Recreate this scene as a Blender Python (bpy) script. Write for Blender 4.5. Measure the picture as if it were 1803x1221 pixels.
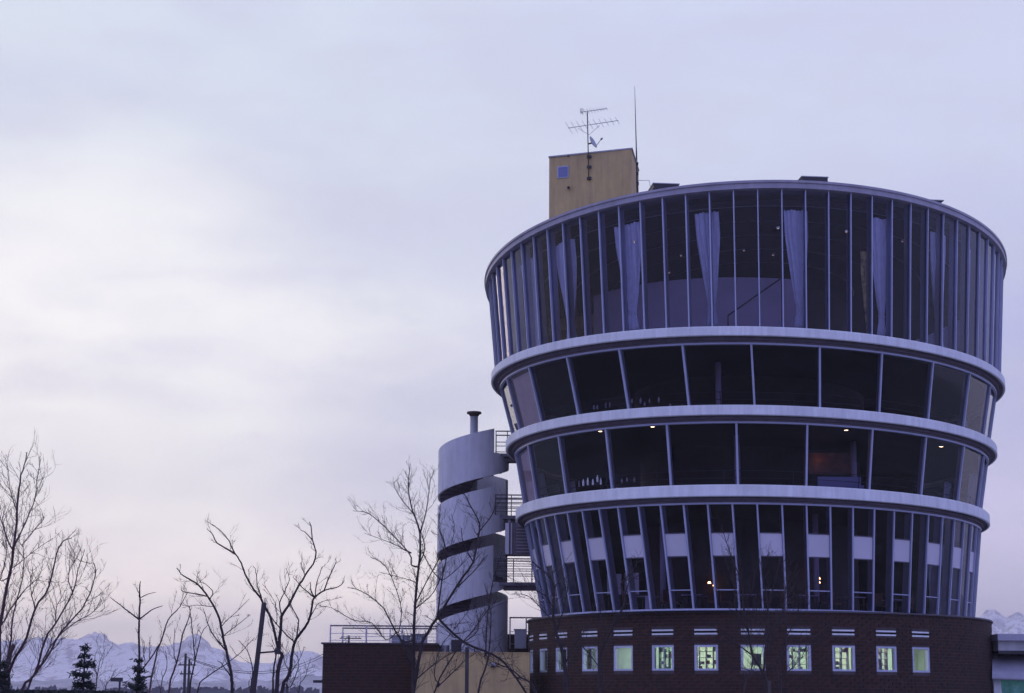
import bpy, bmesh, math, random
from mathutils import Vector, Matrix, noise
R_ = math.radians
sc = bpy.context.scene
for o in list(bpy.data.objects): bpy.data.objects.remove(o)
COL = sc.collection

# ------------------------------------------------------------------ camera
PW, PH, FPX = 1803.0, 1221.0, 3270.25
PITCH, ROLL, CAMZ = 0.1925966, 0.0070390, 1.6
FW = Vector((0, math.cos(PITCH), math.sin(PITCH)))
r0 = Vector((1, 0, 0)); u0 = r0.cross(FW)
RT = r0*math.cos(ROLL) + u0*math.sin(ROLL)
UP = -r0*math.sin(ROLL) + u0*math.cos(ROLL)
cam = bpy.data.cameras.new('camera'); co = bpy.data.objects.new('camera', cam); COL.objects.link(co)
co.matrix_world = Matrix.Translation((0, 0, CAMZ)) @ Matrix((RT, UP, -FW)).transposed().to_4x4()
cam.sensor_width = 36; cam.lens = FPX/PW*36; cam.clip_end = 60000; cam.clip_start = .1
sc.camera = co
sc.render.resolution_x = 1024; sc.render.resolution_y = 693

# ------------------------------------------------------------------ world
SUN_AZ, SUN_EL = R_(-28), R_(3)            # azimuth from +Y towards +X
w = bpy.data.worlds.new('World'); sc.world = w; w.use_nodes = True
nt = w.node_tree; N = nt.nodes; L = nt.links; N.clear()
def nd(t, **k):
    n = N.new(t)
    for a, b in k.items(): setattr(n, a, b)
    return n
def ramp(nodes, stops, interp='EASE'):
    r = nodes.new('ShaderNodeValToRGB'); cr = r.color_ramp; cr.interpolation = interp
    while len(cr.elements) < len(stops): cr.elements.new(.5)
    for e, (p, c) in zip(cr.elements, stops): e.position = p; e.color = (*c, 1)
    return r
def mth(op, a, b=None, c=None):
    n = nd('ShaderNodeMath', operation=op)
    for i, v in enumerate((a, b, c)):
        if v is None: continue
        if isinstance(v, (int, float)): n.inputs[i].default_value = v
        else: L.new(v, n.inputs[i])
    return n.outputs[0]
def mixc(f, a, b, bt='MIX'):
    n = nd('ShaderNodeMix', data_type='RGBA', blend_type=bt)
    for s, v in ((n.inputs[0], f), (n.inputs[6], a), (n.inputs[7], b)):
        if isinstance(v, (int, float)): s.default_value = v
        elif isinstance(v, tuple): s.default_value = (*v, 1)
        else: L.new(v, s)
    return n.outputs[2]
tc = nd('ShaderNodeTexCoord'); sep = nd('ShaderNodeSeparateXYZ'); L.new(tc.outputs['Generated'], sep.inputs[0])
X_, Y_, Z_ = sep.outputs
el = mth('ARCSINE', Z_)
dotn = nd('ShaderNodeVectorMath', operation='DOT_PRODUCT'); L.new(tc.outputs['Generated'], dotn.inputs[0])
dotn.inputs[1].default_value = (math.sin(SUN_AZ), math.cos(SUN_AZ), 0)
elf = mth('DIVIDE', el, R_(90))
# warm side of the dusk sky, by elevation (0..1 = 0..90 deg)
warm = ramp(N, [(0, (1.26, 1.11, 0.9)), (0.03, (1.2, 1.092, 0.912)), (0.055, (0.948, 0.9, 0.816)), (0.08, (0.636, 0.648, 0.654)), (0.1, (0.672, 0.678, 0.672)), (0.125, (0.75, 0.756, 0.72)), (0.16, (0.516, 0.558, 0.6)), (0.21, (0.45, 0.51, 0.588)), (0.5, (0.348, 0.42, 0.684)), (1, (0.312, 0.378, 0.732))])
cool = ramp(N, [(0, (0.612, 0.516, 0.72)), (0.05, (0.576, 0.516, 0.732)), (0.11, (0.276, 0.294, 0.552)), (0.2, (0.396, 0.438, 0.6)), (0.28, (0.396, 0.462, 0.624)), (0.5, (0.324, 0.378, 0.684)), (1, (0.312, 0.378, 0.732))])
back = ramp(N, [(0, (0.312, 0.312, 0.672)), (0.25, (0.324, 0.366, 0.804)), (1, (0.312, 0.378, 0.732))])
for r in (warm, cool, back): L.new(elf, r.inputs[0])
def mrange(v, a, b):
    n = nd('ShaderNodeMapRange', interpolation_type='SMOOTHSTEP'); L.new(v, n.inputs[0])
    n.inputs[1].default_value = a; n.inputs[2].default_value = b; return n.outputs[0]
near = mrange(dotn.outputs['Value'], .74, .97)
front = mrange(dotn.outputs['Value'], -.25, .70)
base = mixc(near, cool.outputs[0], warm.outputs[0])
# stretched cloud bands
mp = nd('ShaderNodeMapping'); L.new(tc.outputs['Generated'], mp.inputs[0]); mp.inputs['Scale'].default_value = (5, 5, 17); mp.inputs['Rotation'].default_value = (0, R_(-7), 0)
ns = nd('ShaderNodeTexNoise'); L.new(mp.outputs[0], ns.inputs['Vector']); ns.inputs['Scale'].default_value = 1.1; ns.inputs['Detail'].default_value = 7; ns.inputs['Roughness'].default_value = .5; ns.inputs['Distortion'].default_value = .45
cl = mrange(ns.outputs[0], .36, .68)
base = mixc(mth('MULTIPLY', cl, .55), base, (.468, .468, .588))
base = mixc(mth('MULTIPLY', mth('SUBTRACT', 1, cl), .22), base, (.66, .65, .665))
ns2 = nd('ShaderNodeTexNoise'); mp2 = nd('ShaderNodeMapping'); L.new(tc.outputs['Generated'], mp2.inputs[0]); mp2.inputs['Scale'].default_value = (9, 9, 22); mp2.inputs['Location'].default_value = (3, 1, 2)
L.new(mp2.outputs[0], ns2.inputs['Vector']); ns2.inputs['Scale'].default_value = 1.6; ns2.inputs['Detail'].default_value = 8; ns2.inputs['Roughness'].default_value = .6; ns2.inputs['Distortion'].default_value = .25
base = mixc(mth('MULTIPLY', mrange(ns2.outputs[0], .40, .64), .34), base, (.432, .438, .54))
gd = nd('ShaderNodeVectorMath', operation='DOT_PRODUCT'); L.new(tc.outputs['Generated'], gd.inputs[0]); ga, ge = R_(-13), R_(9.0); gd.inputs[1].default_value = (math.sin(ga)*math.cos(ge), math.cos(ga)*math.cos(ge), math.sin(ge))
base = mixc(mth('MULTIPLY', mth('MULTIPLY', mrange(gd.outputs['Value'], .985, .9995), .70), mth('SUBTRACT', 1, mth('MULTIPLY', cl, .5))), base, (.78, .76, .745))
low = mth('SUBTRACT', 1, mrange(elf, .030, .078))                 # clear pinkish cream strip under the cloud deck, on the sunset side
base = mixc(mth('MULTIPLY', low, mrange(dotn.outputs['Value'], .70, .95)), base, (.30, .24, .165), 'ADD')
sky_c = mixc(front, back.outputs[0], base)
ground_mix = mrange(Z_, -.02, 0.0)
sky_c = mixc(ground_mix, (.084, .078, .144), sky_c)
skyt = nd('ShaderNodeTexSky', sky_type='NISHITA'); skyt.sun_disc = False; skyt.sun_elevation = SUN_EL; skyt.sun_rotation = SUN_AZ
b1 = nd('ShaderNodeBackground'); L.new(skyt.outputs[0], b1.inputs[0]); b1.inputs[1].default_value = .008
b2 = nd('ShaderNodeBackground'); L.new(sky_c, b2.inputs[0]); b2.inputs[1].default_value = 1.52
ad = nd('ShaderNodeAddShader'); L.new(b1.outputs[0], ad.inputs[0]); L.new(b2.outputs[0], ad.inputs[1])
wo = nd('ShaderNodeOutputWorld'); L.new(ad.outputs[0], wo.inputs[0])
sl = bpy.data.lights.new('sun', 'SUN'); sl.energy = .3; sl.angle = R_(20); sl.color = (1, .80, .78)
so = bpy.data.objects.new('sun', sl); COL.objects.link(so)
sd = Vector((math.sin(SUN_AZ)*math.cos(SUN_EL), math.cos(SUN_AZ)*math.cos(SUN_EL), math.sin(SUN_EL)))
so.rotation_euler = sd.to_track_quat('Z', 'Y').to_euler()
vs = sc.view_settings; vs.view_transform = 'Standard'; vs.look = 'None'; vs.exposure = 0; vs.gamma = 1; vs.use_curve_mapping = False
sc.render.engine = 'CYCLES'
sc.cycles.max_bounces = 12; sc.cycles.transparent_max_bounces = 32; sc.cycles.caustics_reflective = False; sc.cycles.caustics_refractive = False

# ------------------------------------------------------------------ helpers
def ray(px, py): return FW + RT*((px-PW/2)/FPX) - UP*((py-PH/2)/FPX)
def PY(px, py, Y):                                  # the point at depth Y seen at a photo pixel
    d = ray(px, py); return Vector((0, 0, CAMZ)) + d*(Y/d.y)
def PZ(px, py, z):                                  # the point at height z
    d = ray(px, py); return Vector((0, 0, CAMZ)) + d*((z-CAMZ)/d.z)
def mat(name, col, rough=.6, metal=0, var=0, streak=0, vscale=3, bump=0, bscale=30, emit=None, es=1, rnd=0, col2=None, spec=.5):
    m = bpy.data.materials.new(name); m.use_nodes = True
    n = m.node_tree.nodes; l = m.node_tree.links; b = n['Principled BSDF']
    b.inputs['Roughness'].default_value = rough; b.inputs['Metallic'].default_value = metal; b.inputs['Specular IOR Level'].default_value = spec
    b.inputs['Base Color'].default_value = (*col, 1)
    tcx = n.new('ShaderNodeTexCoord')
    src = None
    if var or col2:
        t = n.new('ShaderNodeTexNoise'); t.inputs['Scale'].default_value = vscale; t.inputs['Detail'].default_value = 6; t.inputs['Roughness'].default_value = .65
        l.new(tcx.outputs['Object'], t.inputs['Vector'])
        c2 = col2 or tuple(c*(1-var) for c in col); c1 = col if col2 else tuple(min(1, c*(1+var*.6)) for c in col)
        r = ramp(n, [(.32, c2), (.66, c1)], 'LINEAR'); l.new(t.outputs[0], r.inputs[0]); src = r.outputs[0]
    if streak:
        mpn = n.new('ShaderNodeMapping'); mpn.inputs['Scale'].default_value = (3.5, 3.5, .35); l.new(tcx.outputs['Object'], mpn.inputs[0])
        t3 = n.new('ShaderNodeTexNoise'); t3.inputs['Scale'].default_value = 1; t3.inputs['Detail'].default_value = 5; t3.inputs['Roughness'].default_value = .7; l.new(mpn.outputs[0], t3.inputs['Vector'])
        r3 = ramp(n, [(.35, (1-streak,)*3), (.60, (1, 1, 1))], 'LINEAR'); l.new(t3.outputs[0], r3.inputs[0])
        m3 = n.new('ShaderNodeVectorMath'); m3.operation = 'MULTIPLY'; l.new(src, m3.inputs[0]); l.new(r3.outputs[0], m3.inputs[1]); src = m3.outputs[0]
    if rnd:
        oi = n.new('ShaderNodeObjectInfo'); mr = n.new('ShaderNodeMapRange'); l.new(oi.outputs['Random'], mr.inputs[0]); mr.inputs[3].default_value = 1-rnd; mr.inputs[4].default_value = 1+rnd
        mx = n.new('ShaderNodeVectorMath'); mx.operation = 'SCALE'; l.new(mr.outputs[0], mx.inputs['Scale'])
        if src: l.new(src, mx.inputs[0])
        else: mx.inputs[0].default_value = col
        src = mx.outputs[0]
    if src: l.new(src, b.inputs['Base Color'])
    if bump:
        t = n.new('ShaderNodeTexNoise'); t.inputs['Scale'].default_value = bscale; t.inputs['Detail'].default_value = 4; l.new(tcx.outputs['Object'], t.inputs['Vector'])
        bp = n.new('ShaderNodeBump'); bp.inputs['Strength'].default_value = bump; bp.inputs['Distance'].default_value = .02; l.new(t.outputs[0], bp.inputs['Height']); l.new(bp.outputs[0], b.inputs['Normal'])
    if emit: b.inputs['Emission Color'].default_value = (*emit, 1); b.inputs['Emission Strength'].default_value = es
    return m
def glassmat(name, tint, ior=1.5, rough=.0, wav=.02):
    m = bpy.data.materials.new(name); m.use_nodes = True; n = m.node_tree.nodes; l = m.node_tree.links; n.clear()
    o = n.new('ShaderNodeOutputMaterial'); mx = n.new('ShaderNodeMixShader'); fr = n.new('ShaderNodeFresnel'); fr.inputs[0].default_value = ior
    tr = n.new('ShaderNodeBsdfTransparent'); tr.inputs[0].default_value = (*tint, 1)
    gl = n.new('ShaderNodeBsdfGlossy'); gl.inputs['Roughness'].default_value = rough; gl.inputs[0].default_value = (1, 1, 1, 1)
    tcx = n.new('ShaderNodeTexCoord'); t = n.new('ShaderNodeTexNoise'); t.inputs['Scale'].default_value = .7; t.inputs['Detail'].default_value = 1
    l.new(tcx.outputs['Object'], t.inputs['Vector'])
    bp = n.new('ShaderNodeBump'); bp.inputs['Strength'].default_value = wav; bp.inputs['Distance'].default_value = .3; l.new(t.outputs[0], bp.inputs['Height'])
    l.new(bp.outputs[0], gl.inputs['Normal'])
    l.new(fr.outputs[0], mx.inputs[0]); l.new(tr.outputs[0], mx.inputs[1]); l.new(gl.outputs[0], mx.inputs[2]); l.new(mx.outputs[0], o.inputs[0])
    return m
M = dict(
 white=mat('painted_concrete', (.80, .80, .82), .65, var=.10, vscale=.6, streak=.16, bump=.05),
 roofedge=mat('roof_edge_metal', (.36, .33, .40), .5, var=.15, vscale=.8, streak=.15),
 stairwhite=mat('painted_render', (.66, .64, .68), .7, var=.10, vscale=.7, streak=.16, bump=.08, bscale=12),
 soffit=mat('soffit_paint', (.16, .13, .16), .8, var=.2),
 frame=mat('blue_grey_frame', (.42, .44, .60), .45, var=.1, vscale=.8),
 sash=mat('window_sash', (.50, .52, .66), .45, var=.1, vscale=.8),
 framed=mat('dark_frame', (.10, .09, .13), .5),
 panel=mat('white_infill', (.62, .58, .66), .35, var=.06, vscale=.7, rnd=.05),
 glass=glassmat('window_glass', (.80, .78, .90), 1.33),
 glass2=glassmat('window_glass_clear', (.85, .87, .9), 1.45),
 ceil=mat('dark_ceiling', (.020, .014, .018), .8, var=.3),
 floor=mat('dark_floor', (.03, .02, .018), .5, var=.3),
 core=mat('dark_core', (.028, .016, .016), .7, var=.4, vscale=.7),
 lilac=mat('lilac_wall', (.36, .32, .42), .7, var=.12, vscale=.6),
 brick=mat('brown_brick', (.066, .024, .014), .85, col2=(.014, .008, .007), vscale=5, rnd=.25, bump=.4, bscale=25),
 brick2=mat('brown_brick_mass', (.066, .024, .014), .85, col2=(.013, .008, .007), vscale=5, bump=.4, bscale=25),
 mortar=mat('mortar', (.08, .058, .062), .9, var=.2, vscale=5),
 coping=mat('coping', (.05, .04, .05), .6),
 ochre=mat('ochre_render', (.60, .43, .19), .85, streak=.18, col2=(.47, .34, .17), vscale=.8, bump=.3, bscale=14),
 stain=mat('rust_stain', (.06, .035, .03), .8),
 metal=mat('grey_metal', (.30, .30, .33), .45, metal=.5, var=.15),
 pipe=mat('flue_metal', (.42, .42, .46), .45, metal=.3, var=.1),
 dark=mat('black_metal', (.03, .027, .032), .5),
 rail=mat('rail_paint', (.14, .12, .15), .5),
 railw=mat('rail_pale', (.50, .46, .52), .5),
 bark=mat('bark', (.040, .026, .030), .9, var=.4, vscale=6),
 bark2=mat('bark_reddish', (.085, .045, .050), .9, var=.4, vscale=6),
 stake=mat('stake_wood', (.045, .035, .038), .9, var=.3, vscale=4),
 needle=mat('needles', (.028, .035, .030), .9, var=.3, vscale=4),
 curtain=mat('pale_blue_curtain', (.68, .72, .86), .8, var=.1, vscale=4),
 curtain2=mat('patterned_curtain', (.85, .72, .30), .8, col2=(.08, .07, .06), vscale=3.0),
 roomg=mat('pale_green_wall', (.66, .74, .62), .8, var=.1),
 wood=mat('orange_wood', (.22, .08, .04), .5, col2=(.10, .035, .018), vscale=3),
 bottle=mat('white_ceramic', (.45, .45, .50), .3),
 blueglass=mat('bluish_door', (.15, .16, .34), .25),
 roofm=mat('roof_membrane', (.20, .19, .22), .8, var=.2),
 teal=mat('glowing_teal_canvas', (.32, .62, .55), .6, col2=(.08, .22, .24), vscale=2, emit=(.10, .45, .38), es=.08),  # canvas colour carries a faint painted glow, no lamp behind it
 lilac2=mat('grey_lilac_paint', (.42, .40, .48), .7, var=.15, vscale=.8, streak=.1),
 snow=None)

def link(name, me, parent=None, m=None):
    o = bpy.data.objects.new(name, me); COL.objects.link(o)
    if parent: o.parent = parent; o.matrix_parent_inverse = Matrix.Translation(-parent.location) if parent.type == 'EMPTY' and parent.parent is None else Matrix.Identity(4)
    if m and me: me.materials.append(m)
    return o
class MB:
    def __init__(s): s.v = []; s.f = []; s.sm = False
    def box8(s, p):                     # 4 bottom + 4 top points
        i = len(s.v); s.v += [Vector(q) for q in p]
        for f in ((3, 2, 1, 0), (4, 5, 6, 7), (0, 1, 5, 4), (1, 2, 6, 5), (2, 3, 7, 6), (3, 0, 4, 7)): s.f.append([i+k for k in f])
        return s
    def box(s, c, sx, sy, sz, rz=0):    # c = centre
        m = Matrix.Rotation(rz, 3, 'Z'); c = Vector(c)
        P = [c + m @ Vector((a*sx/2, b*sy/2, d*sz/2)) for d in (-1, 1) for a, b in ((-1, -1), (1, -1), (1, 1), (-1, 1))]
        return s.box8(P)
    def quad(s, *p): i = len(s.v); s.v += [Vector(q) for q in p]; s.f.append(list(range(i, i+len(p)))); return s
    def bar(s, a, b, wx, wy=None, up=Vector((0, 0, 1))):     # square bar a->b
        a, b = Vector(a), Vector(b); d = (b-a).normalized(); wy = wy or wx
        if abs(d.dot(up)) > .99: up = Vector((0, 1, 0))
        x = d.cross(up).normalized()*wx/2; y = x.cross(d).normalized()*wy/2
        return s.box8([a-x-y, a+x-y, a+x+y, a-x+y, b-x-y, b+x-y, b+x+y, b-x+y])
    def tube(s, pts, r0_, r1=None, n=6, cap=True):
        r1 = r0_ if r1 is None else r1; k = len(pts); base = len(s.v); pr = None
        for i, p in enumerate(pts):
            d = (pts[min(i+1, k-1)] - pts[max(i-1, 0)]); d = d.normalized() if d.length > 1e-9 else Vector((0, 0, 1))
            if pr is None: pr = d.cross(Vector((.3, .9, .2))).normalized()
            x = (pr - d*pr.dot(d)).normalized(); pr = x; y = d.cross(x); r = r0_ + (r1-r0_)*i/(k-1)
            for j in range(n):
                a = 2*math.pi*j/n; s.v.append(p + x*(r*math.cos(a)) + y*(r*math.sin(a)))
        for i in range(k-1):
            for j in range(n): s.f.append([base+i*n+j, base+i*n+(j+1) % n, base+(i+1)*n+(j+1) % n, base+(i+1)*n+j])
        if cap: s.f.append([base+j for j in range(n)][::-1]); s.f.append([base+(k-1)*n+j for j in range(n)])
        return s
    def loft(s, rings, closed=True, cap=False):             # list of equal-length point lists
        base = len(s.v); n = len(rings[0])
        for r in rings: s.v += [Vector(p) for p in r]
        for i in range(len(rings)-1):
            for j in range(n if closed else n-1):
                a = base+i*n+j; b = base+i*n+(j+1) % n; s.f.append([a, b, b+n, a+n])
        if cap: s.f.append([base+j for j in range(n)][::-1]); s.f.append([base+(len(rings)-1)*n+j for j in range(n)])
        return s
    def build(s, name, m, parent=None, smooth=False, kind=None):
        me = bpy.data.meshes.new(name); me.from_pydata([tuple(v) for v in s.v], [], s.f)
        if smooth: me.polygons.foreach_set('use_smooth', [True]*len(me.polygons))
        o = link(name, me, parent, m)
        if kind: o['kind'] = kind
        return o
def tag(o, label, cat, group=None):
    o['label'] = label; o['category'] = cat
    if group: o['group'] = group
    return o
def thing(name, label, cat, loc, group=None):
    o = bpy.data.objects.new(name, None); COL.objects.link(o); o.location = loc; o.empty_display_size = .3
    return tag(o, label, cat, group)
def struct(o): o['kind'] = 'structure'; return o

# ------------------------------------------------------------------ the tower's geometry
D = 90.0; EL, PHI = .25356, R_(64.77)
TCX, TCY = .1297376*D, 90.0
def epoint(R, th, cx=TCX, cy=TCY, el=EL):
    ca, sa = R*math.cos(th), R*math.sin(th); k = (ca*math.cos(PHI)+sa*math.sin(PHI))*el
    return cx+ca+k*math.cos(PHI), cy+sa+k*math.sin(PHI)
class Ring:
    def __init__(s, R, z, tilt=(0, 0), cx=TCX, cy=TCY, el=EL): s.R, s.z, s.t, s.cx, s.cy, s.el = R, z, tilt, cx, cy, el
    def p(s, deg, dr=0, dz=0):
        x, y = epoint(s.R+dr, R_(deg), s.cx, s.cy, s.el); return Vector((x, y, s.z+dz+s.t[0]*(x-s.cx)+s.t[1]*(y-s.cy)))
ROOF = Ring(.1378131*D, .2306170*D+CAMZ, (.0580123, -.0757949))
RG2 = Ring(.1339864*D, .1737629*D+CAMZ); RG3 = Ring(.1264076*D+.09, .1384204*D+CAMZ, cx=TCX+.10); RG4 = Ring(.1214756*D+.06, .1022401*D+CAMZ, cx=TCX+.10)
BR = Ring(10.79, 4.113+CAMZ, cx=11.645, cy=88.74, el=0)
S1B = Ring(.1100*D, 4.16+CAMZ, cx=TCX+.27)
tower = thing('round_glass_tower', 'round glass building flaring upward from a dark brick base, with three white rings', 'building', (TCX, TCY, 0))
NA = 180; degs = [i*360/NA for i in range(NA)]
def band(ring, prof, name, m, parent=tower, smooth=True, closedprof=True):
    pr = prof + [prof[0]] if closedprof else prof
    b = MB().loft([[ring.p(a, dr, dz) for a in degs] for dr, dz in pr]); o = b.build(name, m, parent, smooth)
    if smooth: bm_sharp(o)
    return o
def bm_sharp(o, ang=35):
    bm = bmesh.new(); bm.from_mesh(o.data); bmesh.ops.remove_doubles(bm, verts=bm.verts, dist=1e-4); bmesh.ops.recalc_face_normals(bm, faces=bm.faces)
    for e in bm.edges:
        if len(e.link_faces) == 2 and e.calc_face_angle() > R_(ang): e.smooth = False
    bm.to_mesh(o.data); bm.free()
def disc(ring, dr, dz0, dz1, name, m):
    b = MB().loft([[ring.p(a, dr, dz0) for a in degs], [ring.p(a, dr, dz1) for a in degs]], cap=True)
    return b.build(name, m, tower)
# ring bands: fascia, dark soffit groove, glass head
for rg, h in ((RG2, .40), (RG3, .43), (RG4, .50)):
    band(rg, [(-.5, 0), (-.04, 0), (0, -.04), (0, -h+.03), (-.03, -h), (-.10, -h), (-.10, -h+.10), (-.5, -h+.10)], 'ring_band', M['white'])
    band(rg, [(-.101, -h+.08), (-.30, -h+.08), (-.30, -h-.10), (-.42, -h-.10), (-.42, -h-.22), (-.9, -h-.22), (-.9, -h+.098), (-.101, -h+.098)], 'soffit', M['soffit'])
    band(rg, [(-.40, -h-.20), (-.40, -h-.27), (-.52, -h-.27), (-.52, -h-.221), (-.425, -h-.221), (-.425, -h-.20)], 'window_head', M['frame'])
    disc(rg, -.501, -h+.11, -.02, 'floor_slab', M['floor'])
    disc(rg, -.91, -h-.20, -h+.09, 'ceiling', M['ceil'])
# roof
band(ROOF, [(-.8, 0), (-.05, .02), (0, 0), (0, -.10), (-.05, -.12), (-.05, -.33), (-.40, -.35), (-.8, -.30)], 'roof_edge', M['roofedge'])
disc(ROOF, -.79, -.28, -.02, 'roof', M['roofm'])
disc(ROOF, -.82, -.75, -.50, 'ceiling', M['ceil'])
S4B, S4T = (RG2, -.24, .0), (ROOF, -.22, -.33)
S3B, S3T = (RG3, -.40, .0), (RG2, -.46, -.66)
S2B, S2T = (RG4, -.40, .0), (RG3, -.46, -.69)
S1Bs, S1T = (S1B, 0, 0.0), (RG4, -.46, -.76)
def gp(bt, deg, f, din=0):
    (b, dr, dz), (t, er, ez) = bt; return b.p(deg, dr-din, dz).lerp(t.p(deg, er-din, ez), f)
def mullions(bt, n, th0, wd, dp, name='mullion'):
    out = []
    for i in range(n):
        a = th0 + i*360/n
        p0, p1 = gp(bt, a, 0), gp(bt, a, 1)
        tn = (gp(bt, a+.5, 0)-gp(bt, a-.5, 0)).normalized()*wd/2
        q0, q1 = gp(bt, a, 0, dp), gp(bt, a, 1, dp); f0 = (p0-q0)*(.05/dp); f1 = (p1-q1)*(.05/dp)
        MB().box8([p0+f0-tn, p0+f0+tn, q0+tn, q0-tn, p1+f1-tn, p1+f1+tn, q1+tn, q1-tn]).build(name, M['frame'], tower)
def pane(bt, a0, a1, f0, f1, m, name='pane', din=.04, wdeg=0, thick=0):
    P = [gp(bt, a0+wdeg, f0, din), gp(bt, a1-wdeg, f0, din), gp(bt, a1-wdeg, f1, din), gp(bt, a0+wdeg, f1, din)]
    if thick:
        Q = [gp(bt, a0+wdeg, f0, din+thick), gp(bt, a1-wdeg, f0, din+thick), gp(bt, a1-wdeg, f1, din+thick), gp(bt, a0+wdeg, f1, din+thick)]
        return MB().box8(P+Q).build(name, m, tower)
    return MB().quad(*P).build(name, m, tower)
for bt, n, th0, wd, dp in (((S4B, S4T), 78, -91.0, .050, .38), ((S3B, S3T), 26, -92.7, .085, .22), ((S2B, S2T), 24, -96.6, .085, .22)):
    mullions(bt, n, th0, wd, dp)
    for i in range(n): pane(bt, th0+i*360/n, th0+(i+1)*360/n, 0, 1, M['glass'])
bt1 = (S1Bs, S1T); n1 = 66; th1 = -92.5; st = 360/n1
mullions(bt1, n1, th1, .07, .40)
for i in range(n1):
    a0, a1 = th1+i*st, th1+(i+1)*st
    if i % 2 == 0:
        pane(bt1, a0, a1, 0, .175, M['glass']); pane(bt1, a0, a1, .19, .50, M['glass']); pane(bt1, a0, a1, .725, 1, M['glass'])
        pane(bt1, a0, a1, .503, .722, M['panel'], 'infill_panel', .02, .25, .05)
        for f in (.175, .498, .722): pane(bt1, a0, a1, f, f+.010, M['frame'] if f < .2 else M['framed'], 'transom', .0, .25, .08)
    else: pane(bt1, a0, a1, 0, 1, M['glass'])
band(S1B, [(-.25, 0), (.10, -.0), (.10, -.07), (-.25, -.07)], 'window_sill', M['frame'])
disc(S1B, -.30, -.25, -.06, 'floor_slab', M['floor'])
# core, columns and lilac wall inside
def inner(ringlo, zlo, zhi, fr, name, m, a0=0, a1=360, top=True, th=.2):
    n = max(12, int((a1-a0)/3)); rr = Ring(ringlo.R*fr, zlo)
    A = [a0+(a1-a0)*i/n for i in range(n+1)]
    b = MB().loft([[rr.p(a, 0, 0) for a in A], [rr.p(a, 0, zhi-zlo) for a in A], [rr.p(a, -th, zhi-zlo) for a in A], [rr.p(a, -th, 0) for a in A], [rr.p(a, 0, 0) for a in A]], closed=False)
    return b.build(name, m, tower)
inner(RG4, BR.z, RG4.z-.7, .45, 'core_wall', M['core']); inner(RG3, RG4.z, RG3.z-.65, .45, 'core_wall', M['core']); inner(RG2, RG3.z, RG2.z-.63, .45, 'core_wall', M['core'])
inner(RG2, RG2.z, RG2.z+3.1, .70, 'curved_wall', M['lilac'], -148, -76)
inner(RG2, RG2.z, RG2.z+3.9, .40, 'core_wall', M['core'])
for rg, zt, fr in ((RG4, RG3.z-.66, .72), (RG3, RG2.z-.66, .72), (S1B, RG4.z-.75, .78)):
    for a in ((-103, 40, 130) if rg is RG3 else (-98, -60, 150) if rg is RG4 else (-125, -75, 100)):
        p = rg.p(a, -rg.R*(1-fr), 0); MB().tube([p, Vector((p.x, p.y, zt))], .13, n=12).build('column', M['lilac'], tower, True)
inner(RG4, BR.z, RG4.z-.7, .80, 'partition_wall', M['core'], 12, 88)
inner(RG4, RG4.z, RG3.z-.65, .80, 'partition_wall', M['core'], 20, 80); inner(RG3, RG3.z, RG2.z-.65, .80, 'partition_wall', M['core'], 20, 80)
inner(RG4, BR.z, RG4.z-.7, .80, 'partition_wall', M['core'], 88, 162)
# pinkish panels added as a painted reflection of bright sky, behind the second pane from the left on the two middle floors
pk = mat('pink_reflection', (.90, .70, .66), .8, var=.12, vscale=1.2)
pane((S3B, S3T), -161.6, -148.2, .02, .98, pk, 'reflection_panel', .20, .4, .02); pane((S2B, S2T), -171.2, -157.0, .02, .98, pk, 'reflection_panel', .20, .4, .02)
# diagonal handrail on the lilac wall
pA, pB, pC = PY(1380, 487, 79.2), PY(1282, 556, 79.2), PY(1282, 578, 79.2)
MB().tube([pA, pB, pC], .035, n=6).build('handrail', M['dark'], tower)
# interior safety rails
for rg, bt in ((RG3, (S3B, S3T)), (RG4, (S2B, S2T))):
    A = list(range(-180, 2, 4))
    b = MB()
    for h in (.27, .15): b.tube([gp(bt, a, h, .45) for a in A], .014, n=4)
    for a in A[::4]: b.bar(gp(bt, a, 0, .45), gp(bt, a, .28, .45), .03)
    b.build('safety_rail', M['dark'], tower)
# ceiling grid lines on the top floor
b = MB()
for k in range(5):
    rr = Ring(ROOF.R*(.93-.13*k), ROOF.z, ROOF.t); A = list(range(-175, 0, 4))
    b.tube([rr.p(a, 0, -.77) for a in A], .02, n=4)
b.build('ceiling_track', M['metal'], tower)

# ------------------------------------------------------------------ brick base
WIN = [(-171.3, 0), (-160.2, 0), (-150.4, 0), (-139.4, 0), (-129.2, 0), (-118.9, 0), (-108.7, 0), (-98.3, 0), (-88.2, 0), (-78.0, 0), (-67.4, 0), (-57.6, 0)]
zc = lambda y: PY(1325, y, 88.74-BR.R).z
ZW0, ZW1, ZV0, ZV1, ZB = zc(1181), zc(1135.5), zc(1118), zc(1106.5), BR.z
WWD = 2.72                                                      # half angular step: window half width in degrees
CH, BL = .14, .40
def in_open(a, z0, z1):
    for c, hw in WIN:
        if abs(a-c) < WWD and ((z1 > ZW0 and z0 < ZW1) or (z1 > ZV0 and z0 < ZV1)): return True
    return False
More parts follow.
